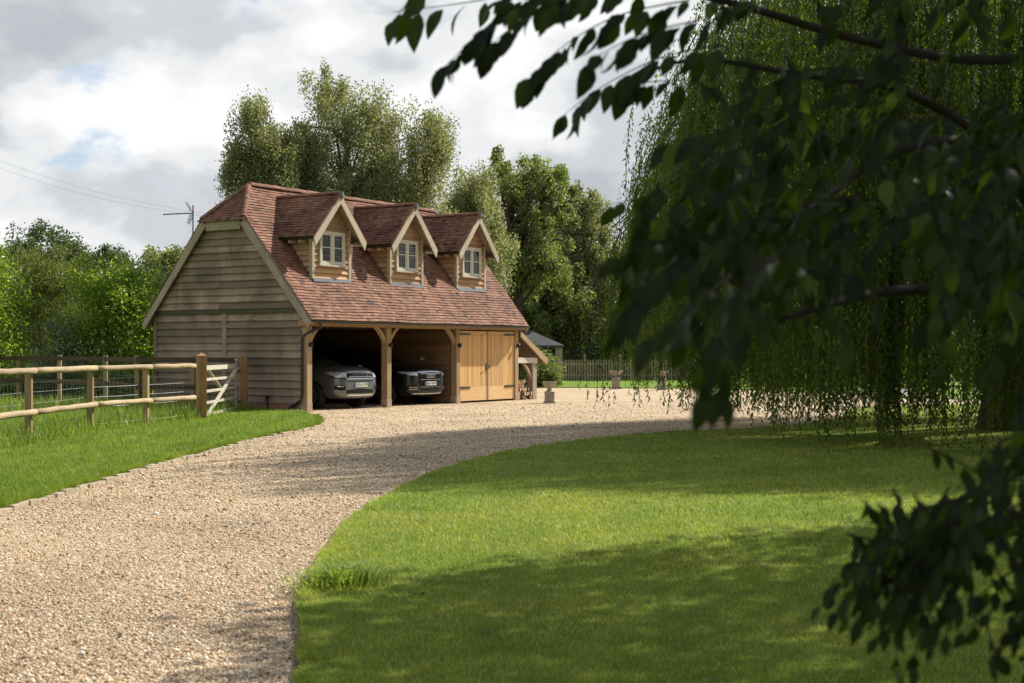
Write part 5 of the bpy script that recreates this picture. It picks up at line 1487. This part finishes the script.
# main dark mass
mass([(1060, -30), (720, -30), (700, 20), (680, 50), (720, 90), (720, 150), (780, 180), (900, 190), (1060, 210)], 38, 3.4, 5.6, .072)
mass([(735, 130), (900, 110), (1060, 130), (1060, 290), (930, 250), (850, 265), (770, 255), (715, 275), (670, 250), (670, 205)], 52, 2.8, 4.8, .070)
mass([(650, 190), (730, 180), (760, 270), (700, 280), (640, 280), (615, 290), (620, 240)], 14, 2.4, 3.2, .062, 1.0)
mass([(700, 230), (780, 230), (760, 300), (715, 315)], 7, 2.0, 2.5, .055, 1.2, (-.5, .2))
mass([(780, 230), (890, 240), (870, 290), (780, 295)], 9, 2.8, 3.6, .065, 1.0)
mass([(950, 190), (1060, 170), (1060, 390), (1010, 370), (970, 310), (930, 320)], 11, 2.6, 4.0, .070, .9)
# long soft fingers pointing down to the left
spray([A3(690, 250, 2.5), A3(650, 285, 2.4), A3(615, 325, 2.35)], 12, .058, .35, .9, .35, .0018)
spray([A3(700, 225, 2.7), A3(650, 245, 2.6), A3(608, 262, 2.6)], 11, .058, .35, .8, .5, .0018)
spray([A3(730, 275, 2.3), A3(690, 310, 2.2), A3(655, 335, 2.2)], 9, .058, .35, .9, .35, .0018)
# the lobe hanging to the lawn and the low spray
spray([A3(738, 290, 1.95), A3(718, 345, 1.9), A3(703, 390, 1.9)], 9, .052, .4, 1.3, .3, .0018)
spray([A3(735, 310, 2.0), A3(724, 360, 1.95), A3(722, 392, 1.95)], 8, .052, .4, 1.3, .3, .0018)
mass([(1080, 430), (1010, 440), (985, 490), (930, 518), (880, 530), (866, 545), (885, 590), (930, 605), (975, 560), (1020, 490), (1080, 470)], 58, 2.2, 2.9, .040, .8)
for q in range(4):
    spray([A3(932 + q * 8, 530 + q * 12, 2.5), A3(892 + q * 10, 545 + q * 14, 2.5), A3(860 + q * 14, 568 + q * 16, 2.5)], 14, .042, .5, 1.0, None, .0018)
spray([A3(962, 555, 2.4), A3(950, 590, 2.4), A3(934, 632, 2.4)], 16, .040, .5, .9, None, .0018)
spray([A3(932, 555, 2.4), A3(920, 590, 2.4), A3(896, 612, 2.4)], 12, .040, .5, .9, None, .0018)
mass([(1010, 560), (1060, 530), (1060, 690), (1015, 700), (1000, 650)], 14, 2.2, 2.8, .045)
mass([(1050, -40), (1400, -40), (1400, 560), (1180, 560), (1050, 420)], 95, 3.2, 6.2, .07)   # the same boughs nearer their trunk
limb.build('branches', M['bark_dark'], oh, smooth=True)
# leaf blades with a folded midrib and pointed tip
def near_leaves(P, D, Ln, Wd, Rn):
    k = len(P); P = np.array(P) - OB; D = np.array(D); D /= np.linalg.norm(D, axis=1, keepdims=True); Ln = np.array(Ln); Wd = np.array(Wd)
    q = RNG.normal(size=(k, 3)) * .65 + np.array([0, -.95, .5]); S = np.cross(D, q); S /= np.linalg.norm(S, axis=1, keepdims=True); Nn = np.cross(S, D)
    prof = [(0, 0, 0), (.16, .62, .05), (.36, 1.0, .08), (.60, .90, .08), (.82, .50, .04), (1.0, 0, -.02)]
    V_ = []; cols = []
    for (t, w, h) in prof:
        c = P + D * (Ln * (t + .12))[:, None] + Nn * (Ln * (h - .12 * w * 0 - .10 * t * t))[:, None]
        if w == 0: cols.append([c])
        else:
            s = S * (Wd / 2 * w)[:, None]; up = Nn * (Wd * .10 * w)[:, None]
            cols.append([c - s + up, c, c + s + up])
    flat = [v for g_ in cols for v in g_]; nV = len(flat)
    V_ = np.stack(flat, 1).reshape(-1, 3); F3 = []; F4 = []
    st = []; a = 0
    for g_ in cols: st.append(a); a += len(g_)
    F3 += [(st[0], st[1], st[1] + 1), (st[0], st[1] + 1, st[1] + 2)]
    for i in range(1, 4):
        for j in (0, 1): F4.append((st[i] + j, st[i + 1] + j, st[i + 1] + j + 1, st[i] + j + 1))
    F3 += [(st[4], st[5], st[4] + 1), (st[4] + 1, st[5], st[4] + 2)]
    T = F3 + [t for f in F4 for t in ((f[0], f[1], f[2]), (f[0], f[2], f[3]))]
    F = (np.array(T)[None] + (np.arange(k) * nV)[:, None, None]).reshape(-1, 3)
    me = np_mesh('leaves', V_, F, np.repeat(np.clip(Rn, 0, 1), nV), True)
    return link('leaves', me, M['leaf_near'], oh)
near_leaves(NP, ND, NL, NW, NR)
# upper crown above and right of the frame: it shades the boughs and the near lawn
def crown():
    shade_poly = [(-3.4, .5), (-2.8, 4.4), (-1.25, 6.6), (-1.1, 9.1), (.3, 10.6), (2.2, 11.9), (4.2, 13.0), (8, 14.4), (8, .5)]
    C = []
    while len(C) < 1350:
        x, y = RNG.uniform(-3.5, 8), RNG.uniform(.5, 14.5)
        if not inside(shade_poly, np.array([x]), np.array([y]))[0]: continue
        z = RNG.uniform(5.4, 9.6); s = z / SDIR[2]
        p = np.array([x, y, 0]) + SDIR * s
        # clear of the camera's view
        if p[0] < .40 * p[1] + .3 and p[2] < EYE + .27 * p[1] + .9: continue
        C.append(p)
    while len(C) < 1620:                       # the rest of the crown, over and behind the boughs
        p = np.array([RNG.uniform(-3.5, 11), RNG.uniform(-7, 9), 0]); p[2] = RNG.uniform(3.9, 8.5)
        if np.hypot(p[0] - 5, p[1] - 2) > 9 or (p[1] > .2 and p[2] < EYE + .27 * p[1] + 1.0 and p[0] < .42 * p[1] + .8): continue
        C.append(p)
    C = np.array(C) - OB
    nl = 42; ci = np.repeat(np.arange(len(C)), nl); k = len(ci)
    P = C[ci] + RNG.normal(0, .30, (k, 3)) * np.array([1, 1, .7]); D = RNG.normal(size=(k, 3)); D[:, 2] -= .5
    ln = RNG.uniform(.12, .22, k)
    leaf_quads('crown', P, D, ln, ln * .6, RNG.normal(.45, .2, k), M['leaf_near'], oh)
crown()
